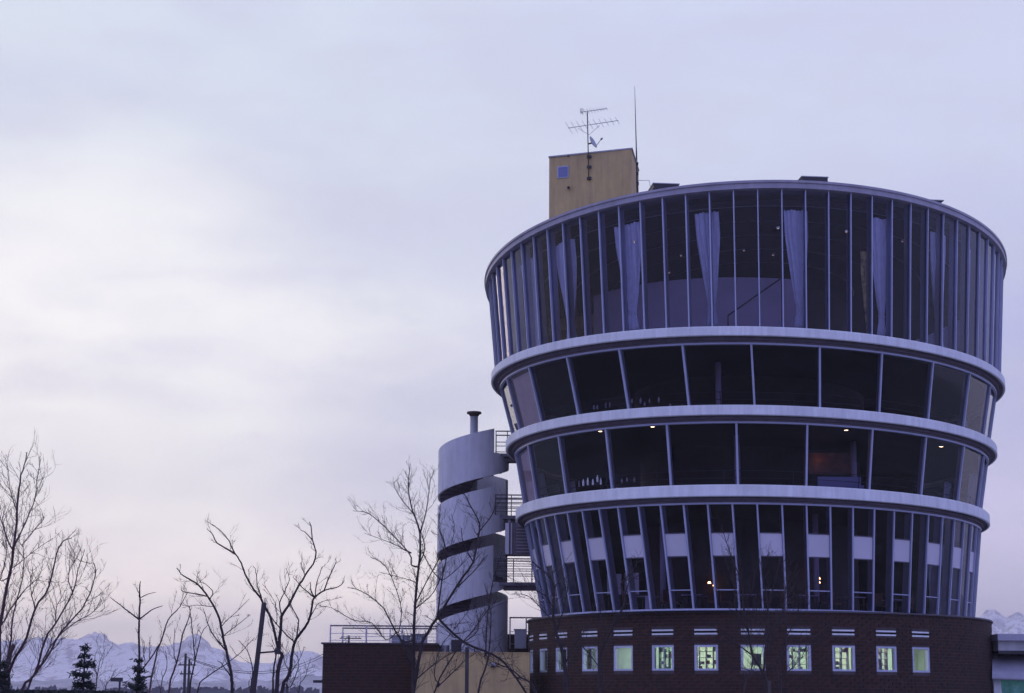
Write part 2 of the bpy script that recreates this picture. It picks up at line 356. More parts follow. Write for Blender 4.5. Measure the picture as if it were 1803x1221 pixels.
# backing wall with real openings
edges = sorted([-215.0, 35.0] + [c+s*WWD for c, _ in WIN for s in (-1, 1)]); AA = []
for a, b_ in zip(edges, edges[1:]):
    k = max(1, int((b_-a)/2)); AA += [a+(b_-a)*i/k for i in range(k)]
AA.append(35.0); ZZ = [0, ZW0, ZW1, ZV0, ZV1, ZB-.08]
b = MB()
for a, a2 in zip(AA, AA[1:]):
    for z0, z1 in zip(ZZ, ZZ[1:]):
        if in_open((a+a2)/2, z0+.001, z1-.001): continue
        for dr in (-.02,): b.quad(BR.p(a, dr, z0-BR.z), BR.p(a2, dr, z0-BR.z), BR.p(a2, dr, z1-BR.z), BR.p(a, dr, z1-BR.z))
        b.quad(BR.p(a2, -.34, z0-BR.z), BR.p(a, -.34, z0-BR.z), BR.p(a, -.34, z1-BR.z), BR.p(a2, -.34, z1-BR.z))
for c, _ in WIN:
    for z0, z1 in ((ZW0, ZW1), (ZV0, ZV1)):
        P = lambda a, dr, z: BR.p(c+a, dr, z-BR.z)
        for s in (-WWD, WWD): b.quad(P(s, -.02, z0), P(s, -.34, z0), P(s, -.34, z1), P(s, -.02, z1))
        for z in (z0, z1): b.quad(P(-WWD, -.02, z), P(WWD, -.02, z), P(WWD, -.34, z), P(-WWD, -.34, z))
wall = b.build('brick_wall', M['mortar'], tower)
rnd = random.Random(3)
step = math.degrees(BL/BR.R)
bme = MB().box((0, 0, 0), BL-.020, .05, CH-.020).build('brick_source', M['brick'])
brick_me = bme.data; bpy.data.objects.remove(bme); brick_me.name = 'brick'
bs = MB(); cnt = 0
nrow = int((ZB-.10)/CH)
singles = []
for r in range(nrow):
    z = ZB-.10-CH*(r+.5); vis = z > 1.75
    a = -200 + (step/2 if r % 2 else 0)
    while a < 20:
        a2 = a+step; z0, z1 = z-CH/2+.010, z+CH/2-.010
        # clip against openings
        segs = [(a+.055, a2-.055)]
        for c, _ in WIN:
            if (z1 > ZW0 and z0 < ZW1) or (z1 > ZV0 and z0 < ZV1):
                ns_ = []
                for s0, s1 in segs:
                    if s1 <= c-WWD or s0 >= c+WWD: ns_.append((s0, s1)); continue
                    if s0 < c-WWD-.2: ns_.append((s0, c-WWD))
                    if s1 > c+WWD+.2: ns_.append((c+WWD, s1))
                segs = ns_
        for s0, s1 in segs:
            full = abs((s1-s0)-(step-.11)) < .01; am = (s0+s1)/2; pr = rnd.uniform(-.004, .010)
            if full and vis and -118 < am < -66 and rnd.random() < .9 and len(singles) < 298 and (z > 2.0):
                singles.append((am, z, pr)); continue
            o0, i0 = .0+pr, -.04
            A = [BR.p(s0, o0, z0-BR.z), BR.p(s1, o0, z0-BR.z), BR.p(s1, i0, z0-BR.z), BR.p(s0, i0, z0-BR.z)]
            B = [Vector((p.x, p.y, z1)) for p in A]; bs.box8(A+B)
        a = a2
bs.build('bricks', M['brick2'], wall, kind='stuff')
for am, z, pr in singles:
    p = BR.p(am, pr-.025, z-BR.z); o = link('brick', brick_me, wall); o.location = p - Vector(tower.location)*0
    o.rotation_euler = (0, 0, R_(am+90))
band(BR, [(-.5, -.02), (.05, -.02), (.07, -.05), (.07, -.10), (-.5, -.10)], 'coping', M['coping'])
disc(BR, -.4, -.12, -.03, 'terrace', M['roofm'])
# lit room behind the small windows
def arcwall(dr, z0, z1, a0, a1, name, m, n=60):
    A = [a0+(a1-a0)*i/n for i in range(n+1)]
    return MB().loft([[BR.p(a, dr, z0-BR.z) for a in A], [BR.p(a, dr, z1-BR.z) for a in A], [BR.p(a, dr-.1, z1-BR.z) for a in A], [BR.p(a, dr-.1, z0-BR.z) for a in A], [BR.p(a, dr, z0-BR.z) for a in A]], closed=False).build(name, m, tower)
arcwall(-3.0, .3, ZV0-.05, -205, -30, 'room_wall', M['roomg'])
for a in (-205, -30): MB().quad(BR.p(a, -.36, .3-BR.z), BR.p(a, -3.1, .3-BR.z), BR.p(a, -3.1, ZV0-.05-BR.z), BR.p(a, -.36, ZV0-.05-BR.z)).build('room_end_wall', M['roomg'], tower)
A = [-205+175*i/60 for i in range(61)]
MB().loft([[BR.p(a, -3.2, ZV0-.05-BR.z) for a in A], [BR.p(a, -.36, ZV0-.05-BR.z) for a in A]], closed=False).build('room_ceiling', M['roomg'], tower)
MB().loft([[BR.p(a, -3.2, .6-BR.z) for a in A], [BR.p(a, -.36, .6-BR.z) for a in A]], closed=False).build('room_floor', M['floor'], tower)
lampm = mat('tube_light', (1, 1, 1), .5, emit=(.80, 1.0, .84), es=24)
lampw = mat('tube_light_white', (1, 1, 1), .5, emit=(.70, .86, 1.0), es=8)
lampv = [mat('tube_light_%s' % k, (1, 1, 1), .5, emit=c, es=e) for k, c, e in (('soft', (.86, 1.0, .78), 14), ('bright', (.80, 1.0, .86), 32), ('warm', (1.0, .98, .62), 22), ('cool', (.76, .98, .92), 24))]
rnd = random.Random(8)
for a_, lb in ((-46, 'added unseen strip light brightening the rightmost small window of the brick base'),):  # extra lamp added to brighten the room seen through the rightmost window
    tag(MB().box(BR.p(a_, -1.6, ZV0-.09-BR.z), 1.4, .3, .04, R_(a_+90)).build('ceiling_light', lampm), lb, 'ceiling light', 'strip lights inside the brick base')
ORD = ['leftmost', 'second', 'third', 'fourth', 'fifth', 'sixth', 'seventh', 'eighth', 'ninth', 'tenth', 'eleventh', 'twelfth']
boxm = [mat('folder_'+n_, c, .7) for n_, c in (('dark', (.10, .12, .13)), ('red', (.30, .12, .10)), ('yellow', (.62, .58, .30)), ('white', (.75, .76, .68)), ('green', (.20, .32, .24)))]
for wi, (c, hw) in enumerate(WIN):
    P = lambda a, dr, z: BR.p(c+a, dr, z-BR.z)
    W2 = WWD-.02
    # window part with frame and pane as sub-parts
    fr = .30; h = ZW1-ZW0; fa = .50; fz = .085
    b = MB()
    for (a0, a1, z0, z1) in ((-W2, -W2+fa, ZW0, ZW1), (W2-fa, W2, ZW0, ZW1), (-W2+fa, W2-fa, ZW0, ZW0+fz), (-W2+fa, W2-fa, ZW1-fz, ZW1)):
        b.box8([P(a0, -.03, z0+.002), P(a1, -.03, z0+.002), P(a1, -.24, z0+.002), P(a0, -.24, z0+.002), P(a0, -.03, z1-.002), P(a1, -.03, z1-.002), P(a1, -.24, z1-.002), P(a0, -.24, z1-.002)])
    win = b.build('window', M['sash'], tower)
    o = MB().quad(P(-W2, -.16, ZW0), P(W2, -.16, ZW0), P(W2, -.16, ZW1), P(-W2, -.16, ZW1)).build('pane', M['glass2'], win)
    if wi in (3, 5, 8): MB().box8([P(a_, -.15 if k < 2 else -.18, z_) for z_ in (ZW0+.08, ZW1-.08) for k, a_ in enumerate((-.07, .07, .07, -.07))]).build('glazing_bar', M['sash'], win)
    # vent slot with two pale blades
    v = MB().quad(P(-W2, -.30, ZV0), P(W2, -.30, ZV0), P(W2, -.30, ZV1), P(-W2, -.30, ZV1)).build('vent_slot', M['dark'], tower)
    for zb in (ZV0+.02, ZV1-.09):
        MB().box8([P(-W2+.1, .0, zb), P(W2-.1, .0, zb), P(W2-.1, -.10, zb), P(-W2+.1, -.10, zb), P(-W2+.1, .0, zb+.07), P(W2-.1, .0, zb+.07), P(W2-.1, -.10, zb+.07), P(-W2+.1, -.10, zb+.07)]).build('blade', M['white'], v)
    # ceiling light in the room and things on shelves
    q = P(0, -1.5, ZV0-.09); lm_ = MB().box(q, 1.2, .25, .04, R_(c+90)).build('ceiling_light', (lampw if wi < 3 else lampv[wi % 4]))
    tag(lm_, 'strip light inside the brick base behind the %s small window%s' % (ORD[wi] if wi < 11 else 'rightmost', '' if wi in (0, 11) else ' from the left'), 'ceiling light', 'strip lights inside the brick base')
    if wi in (5, 6, 8, 9, 10):
        sh = thing('shelf_unit', {5: 'shelf with a square grid of compartments behind the sixth small window from the left', 6: 'shelf with scattered dark boxes behind the seventh small window from the left', 8: 'cluttered dark shelf behind the ninth small window, between branches', 9: 'shelf of folders and boxes behind the third small window from the right', 10: 'crowded shelf with papers behind the second small window from the right'}[wi], 'shelf', P(0, -.9, .6), 'shelves seen through the small lit windows')
        b = MB(); rz = R_(c+90); n4 = 3 if wi != 5 else 4
        up = [P(W2*(2*i/n4-1)*.95, -.75, 0) for i in range(n4+1)]
        for u in up: b.box((u.x, u.y, (ZW0+ZW1)/2-.2), .025, .25, h+.4, rz)
        zs = [ZW0+.02+h*k/4 for k in range(5)]
        q0, q1 = up[0], up[-1]
        for z in zs: b.box(((q0.x+q1.x)/2, (q0.y+q1.y)/2, z), (q1-q0).length, .25, .022, rz)
        b.build('shelf_frame', M['lilac'] if wi != 5 else boxm[4], sh)
        for k in range(n4):
            for z in zs[:-1]:
                if rnd.random() < .6:
                    for q in range(rnd.randint(1, 3)):
                        t = (k+.2+.28*q)/n4; u = up[0].lerp(up[-1], t); hh = rnd.uniform(.08, .18)
                        MB().box((u.x, u.y, z+.012+hh/2), rnd.uniform(.05, .13), .16, hh, rz).build('box', rnd.choice(boxm), sh)
    elif wi in (4, 7, 11):
        p = P({4: .2, 7: .9, 11: .7}[wi], -.8, ZW0)
        nm = {4: ('standing_lamp', 'pale upright lamp figure standing behind the fifth small window', 'lamp'), 7: ('chair', 'small chair seen behind the window left of the tower middle', 'chair'), 11: ('wall_clock', 'round reddish wreath hanging behind the rightmost small window', 'wreath')}[wi]
        t = thing(nm[0] if wi != 11 else 'wreath', nm[1], nm[2], p)
        if wi == 4: MB().tube([p, p+Vector((0, 0, .55))], .09, .07, 10).build('stand', boxm[3], t); MB().tube([p+Vector((0, 0, .55)), p+Vector((0, 0, .75))], .16, .10, 12).build('lamp_shade', boxm[3], t)
        elif wi == 7: MB().box(p+Vector((0, 0, .25)), .4, .4, .05).build('seat', boxm[0], t); MB().box(p+Vector((0, .2, .5)), .4, .04, .45).build('backrest', boxm[0], t)
        else: MB().tube([p+Vector((.13*math.cos(k/12*6.283), .0, .55+.13*math.sin(k/12*6.283))) for k in range(13)], .04, n=6).build('ring', boxm[1], t)
        if wi == 11:
            t = thing('potted_plant', 'dark star shaped plant on the sill of the rightmost small window', 'plant', p-Vector((.35, 0, 0)))
            for k in range(12):
                a = k*.52+.2; q = p-Vector((.35, 0, -.15)); MB().tube([q, q+Vector((.2*math.cos(a), .06*math.sin(3*a), .2*math.sin(a)))], .025, .004, 4).build('leaf', boxm[4], t)
            MB().tube([p-Vector((.35, 0, .0)), p-Vector((.35, 0, -.14))], .07, .09, 10).build('pot', boxm[0], t)

# ------------------------------------------------------------------ ochre stair head on the roof
YT = 92.0
def ytz(x): return YT
c0, c1 = PY(967, 275, YT), PY(1112, 266, YT-1.6)
axis = Vector((c1.x-c0.x, c1.y-c0.y, 0)).normalized(); dep = Vector((-axis.y, axis.x, 0))*4.0
sid = PY(1122, 295, 1)  # direction of the far right corner
# far corner: intersect the sight line with the side face depth
t_ = (c1.y+3.9)/sid.y
zt = c0.z*.5+c1.z*.5; c0.z = c1.z = zt
zb_ = ROOF.z-2.0
far = c1+Vector((.62, 3.9, 0)); farl = c0+Vector((.62, 3.9, 0))
P4 = [c0, c1, far, farl]
pent = MB().box8([Vector((p.x, p.y, zb_)) for p in P4]+P4).build('stair_head', M['ochre'], tower)
b = MB(); P5 = [c0+Vector((-.04, -.04, 0)), c1+Vector((.05, -.04, 0)), far+Vector((.05, .04, 0)), farl+Vector((-.04, .04, 0))]
b.box8(P5+[p+Vector((0, 0, .07)) for p in P5]).build('cap', M['metal'], pent)
def onf(px, py, off=.02):                # point on the stair head's front face
    d = ray(px, py); n = Vector((axis.y, -axis.x, 0)); t = (c0-Vector((0, 0, CAMZ))).dot(n)/d.dot(n); return Vector((0, 0, CAMZ))+d*t+n*off
rzt = math.atan2(axis.y, axis.x)
p = onf(991.5, 303.5); MB().box(p, .60, .05, .62, rzt).build('window_frame', M['frame'], pent)
MB().box(p-Vector((0, .03, 0)), .50, .02, .52, rzt).build('shutter', M['blueglass'], pent)
p = onf(1001, 331); MB().tube([p, p+Vector((0, -.22, -.05))], .07, .07, 10).build('vent_pipe', M['dark'], pent)
p = onf(1001, 275.5); MB().box(p, .12, .06, .05, rzt).build('bracket', M['stain'], pent)
# rooftop aerials
m0, m1 = onf(1038, 316, .12), onf(1035.5, 199, .12)
ant = thing('rooftop_antenna', 'thin mast with two comb antennas and a small dish on the ochre stair head', 'antenna', m0)
MB().tube([m0, m1], .028, n=6).build('mast', M['dark'], ant)
for y in (277, 295, 315): MB().box(onf(1038, y, .07), .20, .14, .13, rzt).build('bracket', M['dark'], ant)
def yagi(x0, y0, x1, y1, n, el, tilt, nm='boom'):
    a, b_ = PY(x0, y0, m0.y-.1), PY(x1, y1, m0.y-.1-.5)
    bo = MB().tube([a, b_], .018, n=5).build(nm, M['metal'], ant)
    for i in range(n):
        q = a.lerp(b_, (i+.2)/(n-.6)); L_ = el*(1.25-.6*i/n); e = Vector((.40, .60, -.42)).normalized()*L_*.8
        MB().tube([q-e, q+e], .009, n=4).build('element', M['metal'], bo)
yagi(1000, 226, 1089, 212.5, 10, .42, True); yagi(1023, 198, 1069, 191.5, 9, .20, False)
for xx, yy in ((1018, 226), (1056, 221)): MB().tube([PY(xx, yy, m0.y-.15), PY(1037, 238, m0.y)], .010, n=4).build('brace', M['metal'], ant)
for r_ in range(3): MB().tube([PY(1022, 196, m0.y-.1)+Vector((.06*r_, .0, -.16)), PY(1022, 196, m0.y-.1)+Vector((.06*r_, 0, .16))], .012, n=4).build('element', M['metal'], ant)
# offset dish seen edge on
dc = PY(1042, 252, m0.y-.15); dn = Vector((.80, -.42, .42)).normalized(); dx = dn.cross(Vector((0, 0, 1))).normalized(); dy = dx.cross(dn)
rings = []
for k in range(6):
    rr = .34*k/5+.001; rings.append([dc + dx*rr*.9*math.cos(t*math.pi/10) + dy*rr*math.sin(t*math.pi/10) + dn*(.10*(k/5)**2) for t in range(20)])
dish = MB().loft(rings+[[p-dn*.015 for p in r] for r in rings[::-1]]).build('dish', M['pipe'], ant, True)
MB().tube([dc-dy*.30+dn*.08, dc-dy*.12+dn*.52], .018, n=5).build('feed_arm', M['metal'], dish)
MB().tube([dc-dy*.12+dn*.50, dc-dy*.10+dn*.62], .05, .035, 8).build('feed_horn', M['dark'], dish)
MB().tube([dc-dn*.02, Vector((m0.x, m0.y, dc.z))], .04, n=6).build('bracket', M['dark'], dish)
# lightning rod at the stair head's right corner
q0, q1 = PY(1122.5, 343, 93), PY(1117.5, 152, 93)
rod = thing('lightning_rod', 'tall slender lightning rod rising at the right corner of the ochre stair head', 'lightning rod', q0)
qm = q0.lerp(q1, .40); MB().tube([q0, qm], .045, .040, 7).build('mast', M['dark'], rod); MB().tube([qm, q1], .034, .010, 6).build('rod', M['dark'], rod)
for f in (.10, .19, .28): MB().box(q0.lerp(q1, f), .16, .2, .14).build('clamp', M['dark'], rod)
p0 = PY(1123, 318, 92); tag(MB().tube([p0, PY(1143, 318, 92), PY(1146, 334, 92)], .015, n=5).build('vent_pipe', M['metal']), 'thin bent pipe on the roof beside the lightning rod', 'pipe')
# low hatches on the roof edge
for x0, x1, y, lb in ((1144, 1196, 331, 'dark flat roof hatch beside the lightning rod, leftmost of the three'), (1405, 1458, 319, 'dark flat roof hatch at the highest point of the roof edge'), (1622, 1660, 352, 'low pale roof hatch on the falling right part of the roof edge')):
    xm = (x0+x1)/2; dd = 79.5 if xm < 1500 else 81.5; p = PY(xm, y, dd)-Vector((0, 0, .10 if xm > 1600 else 0)); wdt = (x1-x0)/FPX*dd
    t = thing('roof_hatch', lb, 'roof hatch', p, 'hatches on the tower roof')
    MB().box(p+Vector((0, .5, .04)), wdt*.9, 1.3, (.05 if xm > 1600 else .20), .1).build('curb', M['dark'], t); MB().box(p+Vector((0, .5, (.04 if xm > 1600 else .15))), wdt*.95, 1.35, .04, .1).build('lid', M['metal'], t)

# ------------------------------------------------------------------ things inside the glass floors
def ceil_light(px, py, z, r, col, es, nm, lb, grp):
    p = PZ(px, py, z); t = thing(nm, lb, 'downlight', p, grp)
    m = bpy.data.materials.get('bulb%g' % es) or mat('bulb%g' % es, (1, .8, .6), .5, emit=col, es=es)
    MB().tube([p+Vector((0, 0, .05)), p+Vector((0, 0, -.02))], r, n=12).build('bulb', m, t)
    MB().loft([[p+Vector((rr*math.cos(k*.5236), rr*math.sin(k*.5236), dz)) for k in range(12)] for rr, dz in ((r+.005, -.03), (r+.04, -.03), (r+.04, .05))]).build('trim', M['metal'], t)
zc2 = RG3.z-.66
for x, y, lb in ((1057, 759, 'lit round downlight in the second glass floor, leftmost'), (1149, 751, 'lit round downlight in the second glass floor, second from the left'), (1490, 757, 'lit round downlight in the second glass floor, above the orange wood panel'), (1657, 786, 'lit round downlight in the second glass floor, rightmost')):
    ceil_light(x, y, zc2, .09, (1, .62, .32), 14, 'downlight', lb, 'lit downlights of the second glass floor')
for kk, (x, y) in enumerate(((1117, 426), (1178, 480), (1199, 450), (1310, 441), (1361, 449), (1370, 402), (1490, 408), (1589, 425))):
    ceil_light(x, y, ROOF.z-1.05+(.058*((x-1315)/41)), .035, (1, .6, .45), 2.2, 'downlight', 'tiny faint downlight in the ceiling of the top glass floor, %s%s' % (ORD[kk] if kk < 7 else 'rightmost', '' if kk in (0, 7) else ' from the left'), 'faint downlights of the top glass floor')
for x, y, lb in ((1249, 1026.5, 'upper lamp of the left glowing pair in the lowest glass floor'), (1258, 1031, 'lower lamp of the left glowing pair in the lowest glass floor'), (1441.5, 1019, 'upper lamp of the right stacked pair in the lowest glass floor'), (1441.5, 1026, 'lower lamp of the right stacked pair in the lowest glass floor')):
    p = PY(x, y, 84); t = thing('pendant_lamp', lb, 'pendant lamp', p, 'glowing pendant lamps of the lowest glass floor')
    m = bpy.data.materials.get('warm_bulb') or mat('warm_bulb', (1, .8, .6), .5, emit=(1, .50, .20), es=9)
    MB().tube([p+Vector((0, 0, .05)), p+Vector((0, 0, -.03))], .05, .08, 10).build('lamp_shade', m, t); MB().tube([p+Vector((0, 0, .05)), Vector((p.x, p.y, RG4.z-.75))], .008, n=4).build('cord', M['dark'], t)
# curtains on the top floor, gathered and tied near the floor
cur = [(-157, 'spread wide at the far left edge'), (-147, 'spread wide, second from the left'), (-134.5, 'third from the left'), (-118.3, 'before the left end of the lilac wall'), (-101.2, 'below the leftmost roof hatch'), (-83.3, 'below the topmost roof hatch'), (-65.0, 'beside the yellow patterned curtain'), (-48.5, 'third from the right edge'), (-31, 'spread wide, second from the right edge'), (-20, 'spread wide at the far right edge')]
def curtain(a, w_, m, lb, grp, top=.88, seed=0, tie=.17):
    rn = random.Random(seed); bt = (S4B, S4T); nF = 22; nH = 16; rings = []
    ph = rn.uniform(0, 6)
    for i in range(nH+1):
        f = top - (top-.02)*i/nH
        k = (f-tie)/(top-tie)
        wf = .28+.72*min(1, max(0, k)*1.35)**.8 if f > tie else .28+.30*(1-f/tie)
        if w_ > 1.5: wf = .8+.2*max(0, k)
        row = []
        for j in range(nF+1):
            u = j/nF-.5; aa = a + math.degrees(u*w_*wf/12.3) + (1-max(k, 0))*.7
            d_ = .42 + .045*math.sin(j*1.9+ph+.3*math.sin(i*.7)) + (.05*math.sin(j*.6+i*.2))
            row.append(gp(bt, aa, f, d_))
        rings.append(row)
    t = thing('curtain', lb, 'curtain', gp(bt, a, 0, .42), grp)
    o = MB().loft(rings, closed=False).build('drape', m, t, True)
    md = o.modifiers.new('thick', 'SOLIDIFY'); md.thickness = .012
    A = [gp(bt, a+math.degrees(s*w_*.17/12.3)+.7, tie, .42+dd) for s, dd in ((-1, 0), (0, -.09), (1, 0), (0, .09), (-1, 0))]
    MB().tube(A, .025, n=5).build('tieback', m, t)
for i, (a, s) in enumerate(cur): curtain(a, 2.0 if 'wide' in s else 1.3 if a < -110 else 1.05, M['curtain'], 'pale blue curtain in the top glass floor, ' + s, 'pale blue curtains of the top glass floor', seed=i)
curtain(-68.4, .45, M['curtain2'], 'yellow and dark patterned curtain strip in the top glass floor beside a blue one', None, top=.62, seed=77, tie=.05)
# glassware on the window tables
def small_items(rg, zoff, lst, floor, where):
    for kk, (x, y, h) in enumerate(lst):
        p = PY(x, y, 79.5 if x > 1020 else 82); t = thing('bottle', 'pale bottle at the %s window, %s in its row%s' % (where, ORD[kk] if kk < 9 else 'rightmost', '' if kk in (0, 9) else ' from the left'), 'bottle', p-Vector((0, 0, h/2)), 'bottles by the windows of the '+where)
        MB().tube([p-Vector((0, 0, h/2)), p+Vector((0, 0, h*.2))], .045, n=8).build('body', M['bottle'], t); MB().tube([p+Vector((0, 0, h*.2)), p+Vector((0, 0, h/2))], .03, .018, 8).build('neck', M['bottle'], t)
small_items(RG3, 0, [(1046, 717, .2), (1052, 717, .18), (1067, 714, .24), (1074, 713, .22), (1113, 706, .2), (1128, 706, .26), (1135, 711, .18), (1144, 706, .2), (1160, 704, .24), (1180, 713, .1)], 3, 'third glass floor')
small_items(RG4, 0, [(1020, 852, .3), (1027, 850, .28), (1035, 848, .32), (1044, 849, .26), (1052, 843, .3), (1058, 848, .28), (1074, 840, .22), (1095, 847, .2), (1104, 845, .2), (1117, 845, .2)], 2, 'second glass floor')
# tables and chairs by the windows of the lowest glass floor
rnd = random.Random(5)
def chairset(a, rad, i):
    z = S1B.z-.06; p = S1B.p(a, -rad, 0); p.z = z
    t = thing('dining_table', 'square table by the window of the lowest glass floor, %s' % ['at the left', 'left of the middle', 'in the middle', 'right of the middle', 'near the right', 'at the right end'][i], 'table', p, 'dining tables of the lowest glass floor')
    MB().box(p+Vector((0, 0, .72)), .9, .9, .05, R_(a)).build('tabletop', M['lilac'], t)
    for sx in (-1, 1):
        for sy in (-1, 1): MB().box(p+Matrix.Rotation(R_(a), 3, 'Z')@Vector((sx*.38, sy*.38, .35)), .05, .05, .7, R_(a)).build('leg', M['dark'], t)
    for s in (-1, 1):
        c = p+Matrix.Rotation(R_(a), 3, 'Z')@Vector((0, s*.85, 0)); rot = Matrix.Rotation(R_(a), 3, 'Z')
        t = thing('chair', 'wooden chair %s of the table standing %s of the lowest glass floor' % ('left' if s < 0 else 'right', ['leftmost', 'left of the middle', 'in the middle', 'right of the middle', 'near the right', 'at the right end'][i]), 'chair', c, 'chairs of the lowest glass floor')
        MB().box(c+Vector((0, 0, .44)), .44, .44, .06, R_(a)).build('seat', M['wood'], t); MB().box(c+rot@Vector((0, s*.21, .74)), .42, .04, .5, R_(a)).build('backrest', M['wood'], t)
        for sx in (-1, 1):
            for sy in (-1, 1): MB().box(c+rot@Vector((sx*.19, sy*.19, .21)), .035, .035, .42, R_(a)).build('leg', M['dark'], t)
for i, a in enumerate((-128, -112, -97, -80, -66, -50)): chairset(a, 1.5, i)
for x0, x1, y0, y1, Y, lb in ((1069, 1094, 1011, 1047, 82, 'pale board on the left of two standing in the lowest glass floor'), (1100, 1125, 1009, 1047, 81.6, 'pale board on the right of two standing in the lowest glass floor'), (1136, 1152, 1050, 1076, 79.8, 'small pale board leaning low behind the glass of the lowest floor')):
    a, b_ = PY(x0, y1, Y), PY(x1, y0, Y); t = thing('display_board', lb, 'board', Vector(((a.x+b_.x)/2, Y, S1B.z)), 'pale display boards of the lowest glass floor')
    MB().box(((a.x+b_.x)/2, Y, (a.z+b_.z)/2), b_.x-a.x, .04, b_.z-a.z).build('panel', M['panel'], t)
    for xx in (a.x+.05, b_.x-.05): MB().box((xx, Y+.05, (S1B.z-.06+a.z)/2), .03, .03, max(.05, a.z-S1B.z+.06)).build('leg', M['dark'], t)
# warm wood panel lit by its own lamp
a, b_ = PY(1424, 833, 82.6), PY(1503, 800, 82.6)
wp = thing('wood_panel', 'orange wooden wall panel glowing warm behind the second glass floor', 'panel', Vector(((a.x+b_.x)/2, 82.6, RG4.z)))
MB().box(((a.x+b_.x)/2, 82.6, (a.z+b_.z)/2), b_.x-a.x, .06, b_.z-a.z+.1).build('board', M['wood'], wp)
ll = bpy.data.lights.new('panel_lamp', 'POINT'); ll.energy = .8; ll.color = (1, .45, .2); ll.shadow_soft_size = .08
lo = bpy.data.objects.new('panel_lamp', ll); COL.objects.link(lo); lo.location = (a.x+.45, 82.25, b_.z-.3); lo.parent = wp; lo.matrix_parent_inverse = Matrix.Translation(-wp.location)
for x0, x1, y0, y1, Y in ((1440, 1520, 838, 857, 80.9),):
    a, b_ = PY(x0, y1, Y), PY(x1, y0, Y); t = thing('sofa', 'low bluish sofa below the orange panel in the second glass floor', 'sofa', Vector(((a.x+b_.x)/2, Y, RG4.z)))
    zc_ = RG4.z+.25; MB().box(((a.x+b_.x)/2, Y, RG4.z+.25), 1.9, .8, .4).build('seat', M['blueglass'], t); MB().box(((a.x+b_.x)/2, Y+.4, RG4.z+.55), 1.9, .2, .7).build('backrest', M['blueglass'], t)

# ------------------------------------------------------------------ spiral stair tower
SY = 92.0; SX = PY(833, 900, SY).x; SR = 1.76
stair = thing('spiral_stair_tower', 'white cylindrical stair tower with spiral slot, left of the glass building', 'stair tower', (SX, SY, 0))
zs_ = lambda y, Y=SY: PY(833, y, Y).z
PIT = (zs_(878)-zs_(1083))/2
# bottom edge of the band at angle -180 (left): photo y=878 ; rises counter-clockwise
zl = zs_(878); H = zs_(797)-zs_(878)
decks = [zs_(803), zs_(911), zs_(1027)]
def wallseg(name, turns_from, turns_to, zb_fn, zt_fn, n):
    b = MB(); rows = []
    for i in range(n+1):
        a = turns_from+(turns_to-turns_from)*i/n; th = R_(a)
        z0, z1 = zb_fn(a), zt_fn(a)
        if z1-z0 < .01: z1 = z0+.01
        rows.append([(SX+rr*math.cos(th), SY+rr*math.sin(th), z) for rr, z in ((SR, z0), (SR, z1), (SR-.09, z1), (SR-.09, z0), (SR, z0))])
    return b.loft(rows, closed=False).build(name, M['stairwhite'], stair)
hb = lambda a: zl+PIT*(a+180)/360
N1, N2 = -54, 0                                   # doorway between these angles (front right to right)
def notch(a):                                     # which deck cuts the wall here
    return (a+54) % 360 < 66
for k in range(3):                                # three turns; k=0 the top one
    a_top = -54; start, end = -180-360*k-126+360*0, -54-360*k
    # one full turn ending at the doorway angle
    def zt_fn(a): return hb(a)+H
    o = wallseg('spiral_band', -54-360*(k+1)+66, -54-360*k, hb, zt_fn, 90)
    # lower part below the deck, across the doorway
    dk = decks[k]
    o = wallseg('spiral_band', -54-360*k, -54-360*k+66, hb, lambda a, dk=dk: dk-.02, 22)
# lowest drum
def zt0(a): return hb(a)-(PIT-H)
wallseg('spiral_band', -54-360*3+66, -54-360*2+66, lambda a: 4.0 if False else zs_(1148)-3, lambda a: hb(a)-(PIT-H), 110)
# stair treads winding inside, and centre column = flue
b = MB()
for i in range(3*18+4):
    a = -54 - i*20; z = hb(a)+.25; t0, t1 = R_(a), R_(a+22)
    q = lambda r, t: (SX+r*math.cos(t), SY+r*math.sin(t))
    z2 = z-.12
    P = [(*q(.2, t0), z2), (*q(SR-.10, t0), z2), (*q(SR-.10, t1), z2), (*q(.2, t1), z2)]
    o = MB().box8(P+[(x, y, z) for x, y, _ in P]).build('stair_tread', M['soffit'], stair)
    MB
rows = []
for i in range(140):
    a = -50-i*8; t = R_(a); z = hb(a)+.06
    if z < 4.5: break
    rows.append([(SX+r*math.cos(t), SY+r*math.sin(t), zz) for r, zz in ((.15, z), (SR-.095, z), (SR-.095, z+.12), (.15, z+.12), (.15, z))])
MB().loft(rows, closed=False).build('stair_slab', M['soffit'], stair)
MB().tube([Vector((SX, SY, 0)), Vector((SX, SY, zs_(729)))], .20, n=20).build('flue_pipe', M['pipe'], stair, True)
zf = zs_(729); MB().tube([Vector((SX, SY, zf)), Vector((SX, SY, zf+.03)), Vector((SX, SY, zf+.09))], .37, .36, 24).build('flue_cap', M['stain'], stair)
MB().tube([Vector((SX, SY, zf-.14)), Vector((SX, SY, zf))], .20, .30, 20).build('flue_collar', M['stain'], stair)
